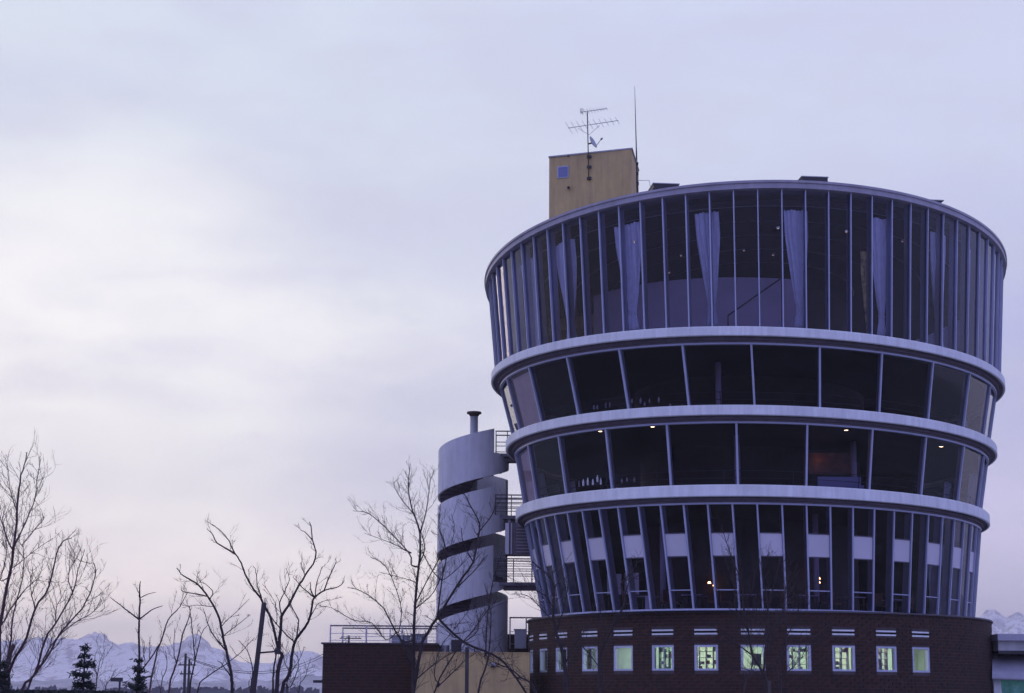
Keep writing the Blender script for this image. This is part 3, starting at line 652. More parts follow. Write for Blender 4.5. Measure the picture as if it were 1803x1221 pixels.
# footbridges to the glass building
for k, (yd, yr) in enumerate(((803, 765), (911, 876), (1027, 987))):
    z = decks[k]; x0 = SX+SR*math.cos(R_(-54)); xe = PY((912, 935, 948)[k], yd, SY).x+.6
    t = thing('footbridge', ('top', 'middle', 'lowest')[k]+' of three railed footbridges linking the white stair tower to the glass building', 'footbridge', (x0, SY, z), 'footbridges from the stair tower')
    MB().box(((x0+xe)/2+.1, SY-.4, z-.10), xe-x0+.2, 1.5, .16).build('deck', M['rail'], t)
    MB().box(((x0+xe)/2+.3, SY-.4, z-.28), xe-x0-.4, .9, .16).build('beam', M['soffit'], t)
    hr = zs_(yr)-z
    for yy in (SY-1.1, SY+.30):
        for f in (1, .78, .56, .34) if k else (1, .5, .05): MB().tube([Vector((x0+.05, yy, z+hr*f)), Vector((xe, yy, z+hr*f))], .022 if f < 1 else .034, n=5).build('rail', M['rail'], t)
        nn = 4
        for i in range(nn): xx = x0+.08+(xe-x0-.1)*i/(nn-1); MB().box((xx, yy, z+hr/2), .045, .045, hr).build('post', M['rail'], t)
# boxed unit hanging below the middle bridge
a, b_ = PY(889, 977, 90.6), PY(938, 921, 90.6)
t = thing('hanging_cabinet', 'grey louvred equipment cabinet between the middle and lowest footbridges', 'cabinet', ((a.x+b_.x)/2, 91.1, a.z))
MB().box(((a.x+b_.x)/2, 91.1, (a.z+b_.z)/2), b_.x-a.x, 1.0, b_.z-a.z).build('casing', M['soffit'], t)
MB().box((a.x+.10, 90.57, (a.z+b_.z)/2), .18, .05, b_.z-a.z-.05).build('door_panel', M['panel'], t)
MB().box((a.x+.31, 90.57, (a.z+b_.z)/2), .06, .05, b_.z-a.z-.05).build('trim', M['railw'], t)
for i in range(9): MB().box((a.x+.86, 90.57, a.z+.15+i*.155), .62, .04, .045).build('louvre', M['metal'], t)
for xx in (a.x+.2, b_.x-.3): MB().box((xx, 91.1, b_.z+.13), .12, .12, .3).build('hanger', M['metal'], t)

# ------------------------------------------------------------------ brick annex, ochre annex
YA = 86.0
def brickface(parent, x0, x1, z0, z1, y, seed, individual, ex=0):
    rn = random.Random(seed); bs_ = MB(); nr = int((z1-z0)/CH); ind = 0
    for r in range(nr):
        z = z1-CH*(r+.5); x = x0 + (0 if r % 2 else -BL/2)
        while x < x1:
            a, b2 = max(x, x0)+.006, min(x+BL, x1)-.006; pr = rn.uniform(-.004, .012)
            if b2-a > .04:
                if individual and abs(b2-a-(BL-.020)) < .001 and ind < individual and z > 1.7:
                    o = link('brick', brick_me, parent); o.location = ((a+b2)/2, y+.01-pr, z); ind += 1
                else: bs_.box(((a+b2)/2, y+.01-pr, z), b2-a, .05, CH-.020)
            x += BL
    bs_.build('bricks', M['brick2'], parent, kind='stuff')
aL, aR = PY(567.5, 1180, YA), PY(768, 1129, YA); zA = PY(600, 1133, YA).z
annex = thing('brick_annex', 'low flat roofed dark brick annex with a railed roof, left of the white stair tower', 'building', ((aL.x+aR.x)/2, YA+3, 0))
wl = MB().box(((aL.x+aR.x)/2, YA+3.03, zA/2-.02), aR.x-aL.x-.02, 6.0, zA-.04).build('wall', M['mortar'], annex)
brickface(wl, aL.x, aR.x, .2, zA-.05, YA, 4, 298)
MB().box(((aL.x+aR.x)/2, YA+3.0, zA), aR.x-aL.x+.16, 6.2, .07).build('coping', M['coping'], annex)
# return brick wall to the right, further back
bL, bRr = PY(890, 1115, 94).x, PY(950, 1115, 94).x
MB().box(((bL+bRr)/2, 94.2, PY(900, 1117, 94).z/2), bRr-bL, .5, PY(900, 1117, 94).z).build('parapet_wall', M['mortar'], annex)
tag(MB().box((PY(560, 1200, YA).x, YA+.6, PY(560, 1200, YA).z), (568-551)/FPX*YA+.1, .3, .12).build('wall_bracket', M['dark']), 'short dark bracket sticking out of the left end of the brick annex', 'bracket')
# roof rails
def railing(x0, x1, Y, zb, zt_, n, lb, mid=True):
    t = thing('roof_railing', lb, 'railing', ((x0+x1)/2, Y, zb), 'railings on the annex roof')
    MB().tube([Vector((x0, Y, zt_)), Vector((x1, Y, zt_))], .035, n=6).build('top_rail', M['rail'], t)
    for f in (.55, .15): MB().tube([Vector((x0, Y, zb+(zt_-zb)*f)), Vector((x1, Y, zb+(zt_-zb)*f))], .014, n=4).build('mid_rail', M['railw'], t)
    for i in range(n): xx = x0+.03+(x1-x0-.06)*i/(n-1); MB().box((xx, Y, (zb+zt_)/2), .06, .06, zt_-zb).build('post', M['railw'], t)
    return t
railing(PY(581, 1103, YA+.3).x, PY(772, 1100, YA+.3).x, YA+.3, zA+.03, PY(600, 1102, YA+.3).z, 4, 'front railing on the brick annex roof, nearest the camera')
railing(PY(581, 1103, YA+.3).x+.1, PY(772, 1100, 92).x, YA+5.6, zA+.03, PY(700, 1107, YA+5.6).z, 5, 'rear railing on the brick annex roof, behind the front one')
railing(PY(897, 1100, 93).x, PY(956, 1100, 93).x, 93, zA+.03, PY(920, 1088, 93).z, 3, 'short railing between the white stair tower and the glass building')
for x0, x1, y0, y1, Y, lb in ((690, 722, 1121, 1129, 88, 'flat grey rooftop unit behind the front railing, the left one'), (724, 752, 1119, 1129, 88.5, 'grey rooftop unit behind the front railing, the right one'), (906, 926, 1110, 1118, 92, 'small dark unit on the roof right of the white stair tower')):
    a, b_ = PY(x0, y1, Y), PY(x1, y0, Y); t = thing('rooftop_unit', lb, 'air conditioner', ((a.x+b_.x)/2, Y, zA), 'rooftop units')
    MB().box(((a.x+b_.x)/2, Y, (zA+b_.z)/2), b_.x-a.x, .7, b_.z-zA).build('casing', M['metal'], t); MB().box(((a.x+b_.x)/2, Y, b_.z+.02), b_.x-a.x+.08, .78, .04).build('lid', M['rail'], t)
# ochre annex wall in front
YO = 84.0; oL, oR = PY(727, 1180, YO).x, PY(931, 1180, 88).x; zO = PY(800, 1150, YO).z
och = thing('ochre_annex', 'low ochre rendered annex between the brick annex and the round brick base', 'building', ((oL+oR)/2, YO, 0))
MB().box(((oL+oR)/2, YO+1.0-.02, zO/2), oR-oL, 1.9, zO).build('wall', M['ochre'], och); MB().box(((oL+oR)/2, YO+1.0-.02, zO+.02), oR-oL+.06, 1.98, .05).build('coping', M['ochre'], och)
p = PY(868, 1172, YO); t = thing('wall_light', 'small pale box light fixed to the ochre wall', 'wall light', p)
MB().box(p+Vector((0, -.12, .05)), .24, .2, .12).build('hood', M['bottle'], t); MB().box(p+Vector((0, -.07, -.05)), .16, .12, .09).build('housing', M['dark'], t)
a = PY(783, 1145, 88.5); t = thing('roof_vent', 'small grey vent drum at the foot of the white stair tower', 'vent', a)
MB().tube([a-Vector((0, 0, .4)), a+Vector((0, 0, .22))], .22, n=14).build('drum', M['metal'], t); MB().box(a+Vector((.55, 0, .05)), .48, .4, .85).build('box', M['dark'], t)

# ------------------------------------------------------------------ right edge: flat roofed pavilion
YP = 84.0; pv = thing('flat_roofed_pavilion', 'pale flat roofed pavilion at the right edge beyond the brick base', 'building', (PY(1790, 1200, YP).x, YP, 0))
def slab(x0, x1, y0, y1, Y, dpt, name, m):
    a, b_ = PY(x0, y1, Y), PY(x1, y0, Y); return MB().box(((a.x+b_.x)/2, Y+dpt/2, (a.z+b_.z)/2), b_.x-a.x, dpt, b_.z-a.z).build(name, m, pv)
slab(1757, 1990, 1118, 1128, YP, 5, 'roof_slab', M['lilac2']); slab(1758, 1990, 1129, 1147, YP+.6, 4, 'fascia', M['white']); slab(1758, 1990, 1147.5, 1151.5, YP+.4, 4.4, 'gap_shade_strip', M['dark'])  # black strip painted in for the shaded gap under the roof
slab(1752, 1762, 1190, 1262, YP+.5, .3, 'post', M['white']); slab(1775, 1990, 1151.7, 1262, YP+3, .2, 'wall', M['lilac'])
b = MB(); A = []
for i in range(9):
    t = i/8; x = 1747+t*240
    A.append([PY(x, 1152+3*t, YP+2.2), PY(x, 1164+2*t, YP+1.2), PY(x, 1180+6*t, YP+.4), PY(x, 1193+9*t, YP+.0), PY(x, 1197+9*t, YP+.05), PY(x, 1190+8*t, YP+.6), PY(x, 1157+3*t, YP+2.2)])
b.loft(A, closed=False).build('canopy', M['lilac2'], pv, True)
cu = []
for i in range(24):
    x = 1764+i*7; o_ = .10*math.sin(i*1.5)+.05*math.sin(i*.7)
    cu.append([PY(x-4+2*math.sin(i), 1196, YP+1.0+o_), PY(x, 1215, YP+1.1+o_*1.5), PY(x+2, 1275, YP+1.2+o_)])
o = MB().loft(cu, closed=False).build('canvas_curtain', M['teal'], pv, True); md = o.modifiers.new('t', 'SOLIDIFY'); md.thickness = .02
p = BR.p(-12, .1, 0); p.z = PY(1755, 1158, 88).z
t = thing('wall_lamp', 'rounded dark lamp housing bulging from the right edge of the brick base', 'wall lamp', BR.p(-16, .05, p.z-BR.z))
q = Vector(t.location); MB().tube([q-Vector((0, 0, .17)), q-Vector((0, 0, .08)), q+Vector((0, 0, .08)), q+Vector((0, 0, .17))], .22, n=14).build('housing', M['dark'], t, True)

# ------------------------------------------------------------------ ground, hedge, road
b = MB(); b.quad((-9000, -300, 0), (9000, -300, 0), (9000, 12000, 0), (-9000, 12000, 0))
grd = mat('winter_grass', (.13, .12, .09), .95, col2=(.42, .42, .45), vscale=.15, bump=.5, bscale=2); struct(b.build('ground', grd))
b = MB(); b.box((-9, 41, .05), 26, 3, .1); 
pv_ = mat('paving', (.16, .15, .16), .9, var=.2, vscale=2); b = MB().box((6, 62, .02), 60, 9, .1); struct(b.build('pavement', pv_))
# low clipped hedge along the left, leaf flecks on a core
rnd = random.Random(21); b = MB(); zh = PY(60, 1219, 34).z; xl, xr = PY(-60, 1219, 34).x, PY(206, 1219, 34).x
b.box(((xl+xr)/2, 34.5, zh/2-.05), xr-xl, .8, zh-.1)
for i in range(5000):
    p = Vector((rnd.uniform(xl, xr), rnd.uniform(34.05, 34.95), 0)); top = rnd.random() < .6
    p.z = zh+rnd.uniform(-.10, .02) if top else rnd.uniform(.2, zh)
    if not top: p.y = 34.08+rnd.uniform(-.06, .04)
    e = Vector((rnd.gauss(0, 1), rnd.gauss(0, 1), rnd.gauss(0, 1))).normalized()*.035; f_ = e.cross(Vector((rnd.gauss(0, 1), 1, .3))).normalized()*.02
    b.quad(p-e-f_, p+e-f_, p+e+f_, p-e+f_)
tag(b.build('hedge', M['needle']), 'low clipped dark hedge along the bottom left edge', 'hedge')

# ------------------------------------------------------------------ snow mountains
def fbm(v, o=6): return noise.fractal(v, .9, 2.1, o)
def mountains(name, x0, x1, ys, Y0, depth, nx, ny, seed, m):
    pts = ys
    def prof(px, dy=9):
        return prof0(px)+dy
    def prof0(px):
        for (a, b_), (c, d_) in zip(pts, pts[1:]):
            if a <= px <= c: t = (px-a)/(c-a); t = t*t*(3-2*t); return b_+(d_-b_)*t
        return pts[0][1] if px < pts[0][0] else pts[-1][1]
    V = []; F = []
    for j in range(ny+1):
        v = j/ny; Y = Y0+depth*v
        for i in range(nx+1):
            px = x0+(x1-x0)*i/nx; top = PY(px, prof(px), Y0+depth*.75); X = top.x*(Y/(Y0+depth*.75)); hmax = top.z
            sh = math.sin(min(1, v/.75)*math.pi/2)**1.25 if v < .75 else math.cos((v-.75)/.25*math.pi/2)**.8
            s = 1/(depth*.16); q = Vector((X*s+seed, Y*s*.8, seed))
            rdg = 1-abs(noise.fractal(q*.9, 1.0, 2.0, 5))*1.4
            z = hmax*(sh*(.86+.16*rdg) + .11*sh*fbm(q*3.2) + .055*sh*fbm(q*9.0+Vector((7, 1, 3)))) - 3
            V.append((X, Y, max(-5, z)))
    for j in range(ny):
        for i in range(nx): a = j*(nx+1)+i; F.append([a, a+1, a+nx+2, a+nx+1])
    b = MB(); b.v = [Vector(v) for v in V]; b.f = F
    return struct(b.build(name, m, smooth=True))
ms = bpy.data.materials.new('snow_rock'); ms.use_nodes = True; n = ms.node_tree.nodes; l = ms.node_tree.links; B = n['Principled BSDF']; B.inputs['Roughness'].default_value = .8
g = n.new('ShaderNodeNewGeometry'); sp = n.new('ShaderNodeSeparateXYZ'); l.new(g.outputs['Normal'], sp.inputs[0])
t1 = n.new('ShaderNodeTexNoise'); t1.inputs['Scale'].default_value = .028; t1.inputs['Detail'].default_value = 9; t1.inputs['Roughness'].default_value = .7; l.new(g.outputs['Position'], t1.inputs['Vector'])
ma = n.new('ShaderNodeMath'); ma.operation = 'MULTIPLY_ADD'; l.new(sp.outputs[2], ma.inputs[0]); ma.inputs[1].default_value = .55; 
l.new(t1.outputs[0], ma.inputs[2])
rp = ramp(n, [(.90, (.36, .31, .35)), (.985, (.60, .53, .55)), (1.07, (.97, .90, .87))], 'LINEAR'); l.new(ma.outputs[0], rp.inputs[0]); 
sp2 = n.new('ShaderNodeSeparateXYZ'); l.new(g.outputs['Position'], sp2.inputs[0])
l.new(rp.outputs[0], B.inputs['Base Color'])
mountains('snow_mountains', -150, 760, [(-150, 1128), (0, 1124), (60, 1116), (110, 1122), (160, 1117), (215, 1126), (260, 1130), (300, 1132), (345, 1112), (385, 1134), (430, 1158), (470, 1160), (512, 1142), (545, 1141), (580, 1156), (640, 1150), (760, 1165)], 3600, 2600, 420, 110, 3.3, ms)
mountains('snow_hills', 1560, 1990, [(1560, 1090), (1700, 1088), (1745, 1075), (1768, 1083), (1790, 1074), (1830, 1078), (1990, 1060)], 3400, 2400, 260, 110, 9.1, ms)
mountains('foothills', -150, 760, [(-150, 1190), (100, 1184), (250, 1190), (420, 1186), (540, 1180), (760, 1190)], 2300, 900, 200, 40, 5.7, mat('forest_hill', (.16, .15, .17), .95, col2=(.55, .50, .52), vscale=.02))

# ------------------------------------------------------------------ air
hm = bpy.data.materials.new('haze'); hm.use_nodes = True; n = hm.node_tree.nodes; l = hm.node_tree.links; n.clear()
ho = n.new('ShaderNodeOutputMaterial'); pvn = n.new('ShaderNodeVolumePrincipled'); l.new(pvn.outputs[0], ho.inputs['Volume'])
pvn.inputs['Color'].default_value = (.98, .92, .97, 1); pvn.inputs['Density'].default_value = .00021; pvn.inputs['Anisotropy'].default_value = .3
hz = MB().box((0, 3900, 169), 9600, 8600, 342).build('haze', hm, kind='stuff')

# ------------------------------------------------------------------ trees
def smoothpts(P, k=3):
    out = []
    for i in range(len(P)-1):
        a, b_, c, d_ = P[max(i-1, 0)], P[i], P[i+1], P[min(i+2, len(P)-1)]
        for j in range(k):
            t = j/k; out.append(.5*((2*b_)+(c-a)*t+(2*a-5*b_+4*c-d_)*t*t+(3*b_-a-3*c+d_)*t**3))
    out.append(P[-1]); return out
def tree(name, label, Y, spec, branches, seed, cat='tree', m=None, twig=1.0, group=None, tl=1.0, lean=0):
    rn = random.Random(seed); ox, oy, s = spec; m = m or M['bark']; px2m = Y/FPX
    known = []                          # (px,py,Y)
    mains = []
    for bi, (pts, w0, w1) in enumerate(branches):
        pp = [(ox+x/s, oy+y/s) for x, y in pts]
        if bi == 0: d0 = Y
        else:
            k = min(known, key=lambda q: (q[0]-pp[0][0])**2+(q[1]-pp[0][1])**2); far_ = math.hypot(k[0]-pp[0][0], k[1]-pp[0][1]); d0 = k[2] if far_ < 25 else Y+rn.uniform(-.6, .6)
        if bi and pp[0][1] < 1214 and 1.5 < far_ < 45: pp = [(k[0], k[1])] + pp
        drift = rn.uniform(-.45, .45) if bi else rn.uniform(-.08, .08); d = d0; P = []
        for i, (x, y) in enumerate(pp):
            if i: d += drift*math.hypot(x-pp[i-1][0], y-pp[i-1][1])*px2m + rn.uniform(-.04, .04)
            known.append((x, y, d)); P.append(PY(x, y, d))
        if bi: 
            for i in range(1, len(pp)):
                for f in (.25, .5, .75): known.append((pp[i][0]*f+pp[i-1][0]*(1-f), pp[i][1]*f+pp[i-1][1]*(1-f), P[i].y*f+P[i-1].y*(1-f)))
        else:
            for i in range(1, len(pp)):
                for f in (.25, .5, .75): known.append((pp[i][0]*f+pp[i-1][0]*(1-f), pp[i][1]*f+pp[i-1][1]*(1-f), P[i].y*f+P[i-1].y*(1-f)))
        if pp[0][1] > 1214:             # leaves the frame at the bottom: carry it to the ground
            P = [Vector((P[0].x+(P[0].x-P[1].x)*.25+lean, P[0].y, -.1))] + P
        P = smoothpts(P, 3)
        P = [p+Vector((rn.gauss(0, .008), rn.gauss(0, .008), 0)) for p in P]
        mains.append((P, w0*px2m/2, w1*px2m/2))
    root = thing(name, label, cat, (mains[0][0][0].x, mains[0][0][0].y, 0), group)
    for i, (P, a, b_) in enumerate(mains): MB().tube(P, a*.92, b_*.9, 7).build('trunk' if i == 0 else 'limb', m, root, True)
    tw = MB()
    def grow(p, d, L_, r, lev):
        n_ = 4; Q = [p]; dd = d.copy()
        for i in range(n_):
            dd = (dd+Vector((rn.gauss(0, .16), rn.gauss(0, .16), rn.gauss(.07, .12)))).normalized(); Q.append(Q[-1]+dd*L_/n_)
        tw.tube(Q, r, max(.0028, r*.4), 3, False)
        if lev < 2:
            for i in range(1, n_+1):
                if rn.random() < .70: 
                    e = (dd+Vector((rn.gauss(0, .6), rn.gauss(0, .5), rn.gauss(.15, .4)))).normalized(); grow(Q[i], e, L_*rn.uniform(.35, .6), r*.6, lev+1)
    for P, a, b_ in mains:
        Ls = sum((P[i+1]-P[i]).length for i in range(len(P)-1)); acc = 0; nxt = Ls*.16; 
        for i in range(len(P)-1):
            seg = (P[i+1]-P[i]).length; acc += seg
            while acc > nxt:
                nxt += rn.uniform(.09, .24)/twig
                if P[i].z < 1.9: continue
                d = (P[i+1]-P[i]).normalized(); ax = d.cross(Vector((rn.gauss(0, 1), rn.gauss(0, 1), rn.gauss(0, 1)))).normalized()
                e = (d*rn.uniform(.65, 1.0)+ax*rn.uniform(.45, .9)+Vector((0, 0, .15))).normalized()
                r = max(.0055, min(a, b_)*.55); grow(P[i], e, rn.uniform(.35, 1.15)*tl*(1.2-.5*acc/Ls), min(.012, r*1.2), 0)
    tw.build('twigs', m, root, kind='stuff')
    return root
Z1 = (0, 780, 2.769); Z2 = (280, 880, 3.579); Z7 = (560, 700, 2.343); Z5 = (900, 860, 3.3826); FI = (0, 0, 1)
tree('bare_tree', 'large bare tree with many upswept reddish stems at the far left edge', 44, Z1, [
 ([(-10, 1221), (-5, 1050), (0, 900), (35, 700), (65, 525), (85, 320), (97, 190), (120, 110), (132, 45)], 9, 1.6),
 ([(65, 525), (40, 480), (0, 360), (-30, 250)], 3.4, 1.2), ([(75, 500), (130, 370), (170, 270), (185, 150), (200, 75)], 3.5, 1.2), ([(80, 330), (50, 230), (35, 100)], 2.6, 1),
 ([(40, 1221), (50, 1100), (130, 950), (170, 815), (240, 700), (275, 545), (310, 480), (350, 465)], 7, 1.4),
 ([(100, 1221), (170, 1130), (220, 960), (270, 880), (355, 730), (380, 620), (415, 520)], 6, 1.2),
 ([(130, 1221), (220, 1060), (300, 920), (400, 810), (450, 700), (465, 620), (455, 585)], 5, 1.2),
 ([(20, 1221), (50, 1000), (60, 880), (85, 760), (115, 620), (112, 470)], 5, 1.2), ([(0, 900), (80, 770), (150, 690), (205, 650)], 3, 1),
 ([(200, 1080), (270, 960), (380, 870), (460, 820), (492, 745)], 3, 1), ([(75, 600), (150, 540), (255, 465)], 2.4, .9), ([(112, 490), (200, 390), (215, 355)], 2.2, .9),
 ([(170, 815), (150, 700), (160, 600)], 2.4, .9), ([(0, 670), (30, 560), (25, 420), (0, 300)], 2.6, .9), ([(355, 730), (330, 650), (370, 560)], 2, .8), ([(270, 880), (280, 790), (330, 700)], 2, .8),
 ([(0, 1221), (20, 1120), (65, 985)], 13, 8)], 11, m=M['bark2'], twig=1.2, tl=.88, group='bare winter trees')
tree('bare_tree', 'thin straight bare tree with two forked arms, rising over the small conifer', 50, Z1, [
 ([(672, 1221), (680, 1100), (678, 860), (680, 740), (683, 675)], 6.5, 2), ([(680, 862), (610, 810), (540, 755)], 3.2, 1.4), ([(680, 862), (740, 815), (795, 795)], 3, 1.2), ([(682, 755), (720, 738), (762, 728)], 2.6, 1)], 12, twig=.3, tl=.35, group='bare winter trees')
tree('bare_tree', 'slender bare sapling between the thin straight tree and the dark utility poles', 47, Z2, [
 ([(60, 1221), (110, 1030), (150, 850), (195, 720), (190, 670)], 4.5, 1.2), ([(-60, 1221), (-20, 1000), (10, 900), (55, 760), (110, 700), (140, 660), (185, 580)], 4, 1.3),
 ([(-140, 1120), (-60, 1010), (10, 900)], 3.2, 2.5), ([(110, 1030), (95, 950), (100, 810)], 2.4, 1), ([(10, 1200), (50, 1060), (40, 950)], 2.5, 1)], 13, m=M['bark2'], twig=.5, tl=.6, group='bare winter trees')
tree('bare_tree', 'bare tree with one long limb arching up to the left, beside the leaning pole', 46, Z2, [
 ([(460, 1221), (455, 1110), (430, 990), (400, 840), (375, 740), (320, 630), (250, 540), (190, 500), (140, 470), (112, 430)], 7, 1.8),
 ([(300, 610), (240, 595), (150, 580), (140, 550)], 2.8, 1.2), ([(320, 635), (340, 575), (275, 520)], 2.6, 1), ([(240, 535), (240, 485), (262, 445)], 2.2, .9), ([(420, 950), (330, 830), (275, 680)], 3, 1),
 ([(405, 860), (480, 800), (580, 725)], 2.6, 1), ([(400, 790), (450, 740), (575, 625)], 2.2, .9), ([(450, 1110), (400, 1040), (370, 1015)], 2.6, 1), ([(330, 675), (240, 665), (150, 682)], 1.8, .8),
 ([(190, 1221), (225, 1020), (215, 900), (205, 760), (195, 690)], 4, 1), ([(225, 1020), (265, 850), (310, 790)], 2.4, .9), ([(240, 1221), (300, 1120), (420, 1040), (520, 960), (600, 870)], 3.2, 1)], 14, twig=.5, tl=.5, group='bare winter trees')
tree('bare_tree', 'forked bare tree with tall crooked limbs tied to the dark leaning pole', 45, Z2, [
 ([(740, 1221), (750, 1080), (775, 990), (755, 940), (765, 840), (775, 740), (820, 660), (870, 560), (920, 480), (985, 370), (968, 250), (950, 140)], 9, 1.8),
 ([(755, 950), (735, 880), (710, 760), (680, 700), (640, 620), (580, 540), (545, 470), (520, 400), (480, 340), (440, 260), (400, 210), (335, 155)], 6, 1.6),
 ([(475, 340), (370, 275), (340, 220), (300, 180)], 3.4, 1.2), ([(645, 620), (620, 540), (610, 450), (590, 415)], 2.4, 1), ([(968, 255), (920, 205), (890, 195)], 2.4, 1),
 ([(775, 1221), (820, 1100), (840, 960), (865, 880), (940, 770), (970, 640), (1000, 600), (1050, 570), (1130, 550), (1165, 510)], 8, 1.3), ([(1040, 575), (1080, 470), (1110, 405), (1112, 370)], 2.8, 1),
 ([(980, 610), (1000, 500), (1030, 420)], 3, 1.1), ([(980, 615), (955, 560), (955, 520)], 3, 1.2), ([(980, 620), (890, 540), (840, 480)], 2.4, 1), ([(850, 895), (780, 830), (720, 760), (680, 690)], 3, 1.6),
 ([(865, 880), (875, 760), (830, 660), (775, 560)], 3, 1.2), ([(720, 1221), (720, 1100), (740, 960)], 4.5, 3), ([(945, 760), (1000, 660), (1075, 630)], 2.4, 1), ([(775, 740), (760, 650), (800, 560), (820, 500), (800, 430)], 2.8, 1),
 ([(745, 780), (730, 650), (650, 530)], 2, .9), ([(920, 480), (900, 430), (890, 395)], 2, .9), ([(830, 1180), (880, 1050), (865, 980)], 2.6, 1), ([(580, 1221), (590, 1080), (560, 960), (500, 885)], 3.4, 1.1)], 15, twig=.55, tl=.45, group='bare winter trees')
tree('bare_tree', 'tall bare tree with fine twigs in front of the brick annex', 58, Z7, [
 ([(393, 1221), (395, 1000), (400, 860), (415, 700), (420, 560), (390, 470), (372, 380), (380, 275)], 7.5, 1.4), ([(415, 700), (440, 620), (420, 540)], 3, 1.2), ([(402, 850), (470, 720), (520, 620), (510, 560)], 3, 1.1),
 ([(385, 690), (375, 640), (280, 540), (210, 480), (145, 468)], 3.4, 1), ([(340, 1000), (270, 870), (180, 800), (120, 785)], 4, 1), ([(335, 960), (340, 850), (280, 700), (220, 660)], 2.6, 1), ([(405, 870), (480, 800), (500, 750)], 3, 1.2),
 ([(420, 560), (455, 430), (462, 310)], 2.8, 1), ([(392, 480), (330, 400), (308, 345)], 2.6, 1), ([(435, 650), (500, 750), (560, 720), (640, 640)], 2.6, 1), ([(280, 1000), (220, 930), (150, 920), (60, 870), (0, 860)], 2.2, .8),
 ([(380, 640), (300, 600), (190, 560)], 2.2, .9), ([(395, 760), (330, 740), (250, 720)], 2, .9), ([(500, 760), (560, 560), (550, 480)], 2, .9), ([(400, 1180), (390, 1100), (340, 1000)], 5, 4)], 16, twig=1.25, tl=.75, group='bare winter trees')
tree('bare_tree', 'sprawling bare tree whose limbs cross the white stair tower and the ochre wall', 60, Z7, [
 ([(395, 1221), (420, 1060), (440, 990), (495, 905), (570, 780), (640, 680), (660, 580), (665, 520), (620, 430), (600, 395)], 7.5, 1.6), ([(660, 560), (720, 480), (735, 410)], 3.2, 1.2), ([(493, 900), (510, 770), (530, 640), (500, 540), (505, 440)], 3.8, 1.2),
 ([(580, 780), (640, 720), (700, 650)], 3.4, 1.1), ([(495, 910), (600, 1010), (720, 1060), (790, 1120), (860, 1221)], 5, 4), ([(690, 1060), (700, 900), (722, 760), (760, 640)], 4, 1.1), ([(660, 1221), (700, 1080), (712, 900), (690, 780)], 5, 1.2),
 ([(480, 1221), (560, 1060), (640, 960), (700, 880), (760, 850)], 3.6, 1), ([(500, 1190), (590, 1100), (655, 1050)], 3, 1.2), ([(400, 1170), (480, 1100), (560, 1050), (600, 1040)], 2.8, 1), ([(640, 680), (600, 600), (590, 540)], 2.6, 1),
 ([(560, 990), (520, 950), (440, 900)], 2.4, 1), ([(480, 1150), (500, 1040), (560, 960), (620, 880)], 2.4, .9), ([(600, 1010), (660, 960), (650, 860)], 2.4, .9)], 17, twig=1.1, tl=.7, group='bare winter trees')
tree('bare_tree', 'bare tree with thick trunk before the left end of the round brick base', 56, Z5, [
 ([(325, 1221), (320, 1050), (292, 930), (265, 850), (250, 740), (255, 600), (230, 530), (150, 460), (122, 430)], 9.5, 1.6), ([(250, 710), (200, 640), (100, 590), (0, 560)], 3, 1), ([(250, 790), (180, 720), (100, 640), (0, 630)], 3, 1),
 ([(265, 860), (300, 760), (335, 600), (310, 520)], 3.2, 1.1), ([(318, 1050), (400, 900), (480, 780)], 3.2, 1), ([(255, 600), (290, 540), (300, 470)], 2.4, .9), ([(150, 1221), (60, 1130), (0, 1080), (-100, 1040)], 4, 2)], 18, twig=1.1, tl=.9, group='bare winter trees')
tree('bare_tree', 'thin dark bare tree rising past the fourth small window of the brick base', 57, Z5, [
 ([(533, 1221), (530, 1000), (600, 830), (668, 700), (680, 650), (655, 570), (720, 500), (745, 440)], 6, 1.3), ([(530, 990), (560, 860), (530, 740), (545, 690)], 2.8, 1), ([(680, 650), (700, 560), (760, 520)], 2.4, .9), ([(600, 830), (650, 780), (700, 760)], 2.2, .9), ([(535, 1080), (470, 990), (420, 930), (400, 850)], 2.6, 1)], 19, twig=1.2, tl=.8, group='bare winter trees')
tree('bare_tree', 'bare tree with fine upright twigs before the middle of the round brick base', 55, Z5, [
 ([(1525, 1221), (1500, 1100), (1440, 1000), (1412, 850), (1382, 700), (1370, 560), (1300, 380), (1255, 240)], 6.5, 1.1), ([(1500, 1100), (1520, 900), (1530, 700), (1490, 480), (1540, 380)], 4.5, 1), ([(1412, 850), (1340, 720), (1330, 600), (1290, 470)], 3, .9),
 ([(1440, 1000), (1360, 940), (1250, 870), (1190, 800)], 3, .9), ([(1520, 900), (1600, 760), (1640, 640)], 3, .9), ([(1530, 700), (1570, 560), (1600, 420)], 2.4, .9), ([(1500, 1120), (1400, 1080), (1280, 1050)], 2.4, .8), ([(1382, 700), (1440, 600), (1450, 480)], 2.2, .8)], 20, twig=1.5, tl=.9, group='bare winter trees')
tree('bare_tree', 'low twiggy bare tree against the lower middle right of the brick base', 54, FI, [
 ([(1375, 1221), (1372, 1170), (1385, 1120), (1380, 1060), (1392, 1000)], 5, 1.1), ([(1385, 1120), (1405, 1080), (1412, 1040)], 2.4, .8), ([(1372, 1170), (1350, 1130), (1340, 1090)], 2.4, .8), ([(1374, 1195), (1410, 1160), (1425, 1120)], 2.4, .8), ([(1310, 1221), (1325, 1170), (1322, 1110), (1340, 1050)], 3, .8)], 21, twig=1.5, tl=.8, group='bare winter trees')
tree('bare_tree', 'small bare shrub like tree between the leaning pole and the brick annex', 52, FI, [
 ([(505, 1221), (510, 1190), (525, 1165), (535, 1140)], 3, .8), ([(512, 1190), (500, 1160), (498, 1130)], 2, .7), ([(525, 1221), (538, 1190), (545, 1165)], 2.4, .7)], 22, twig=1.2, tl=.6, group='bare winter trees')
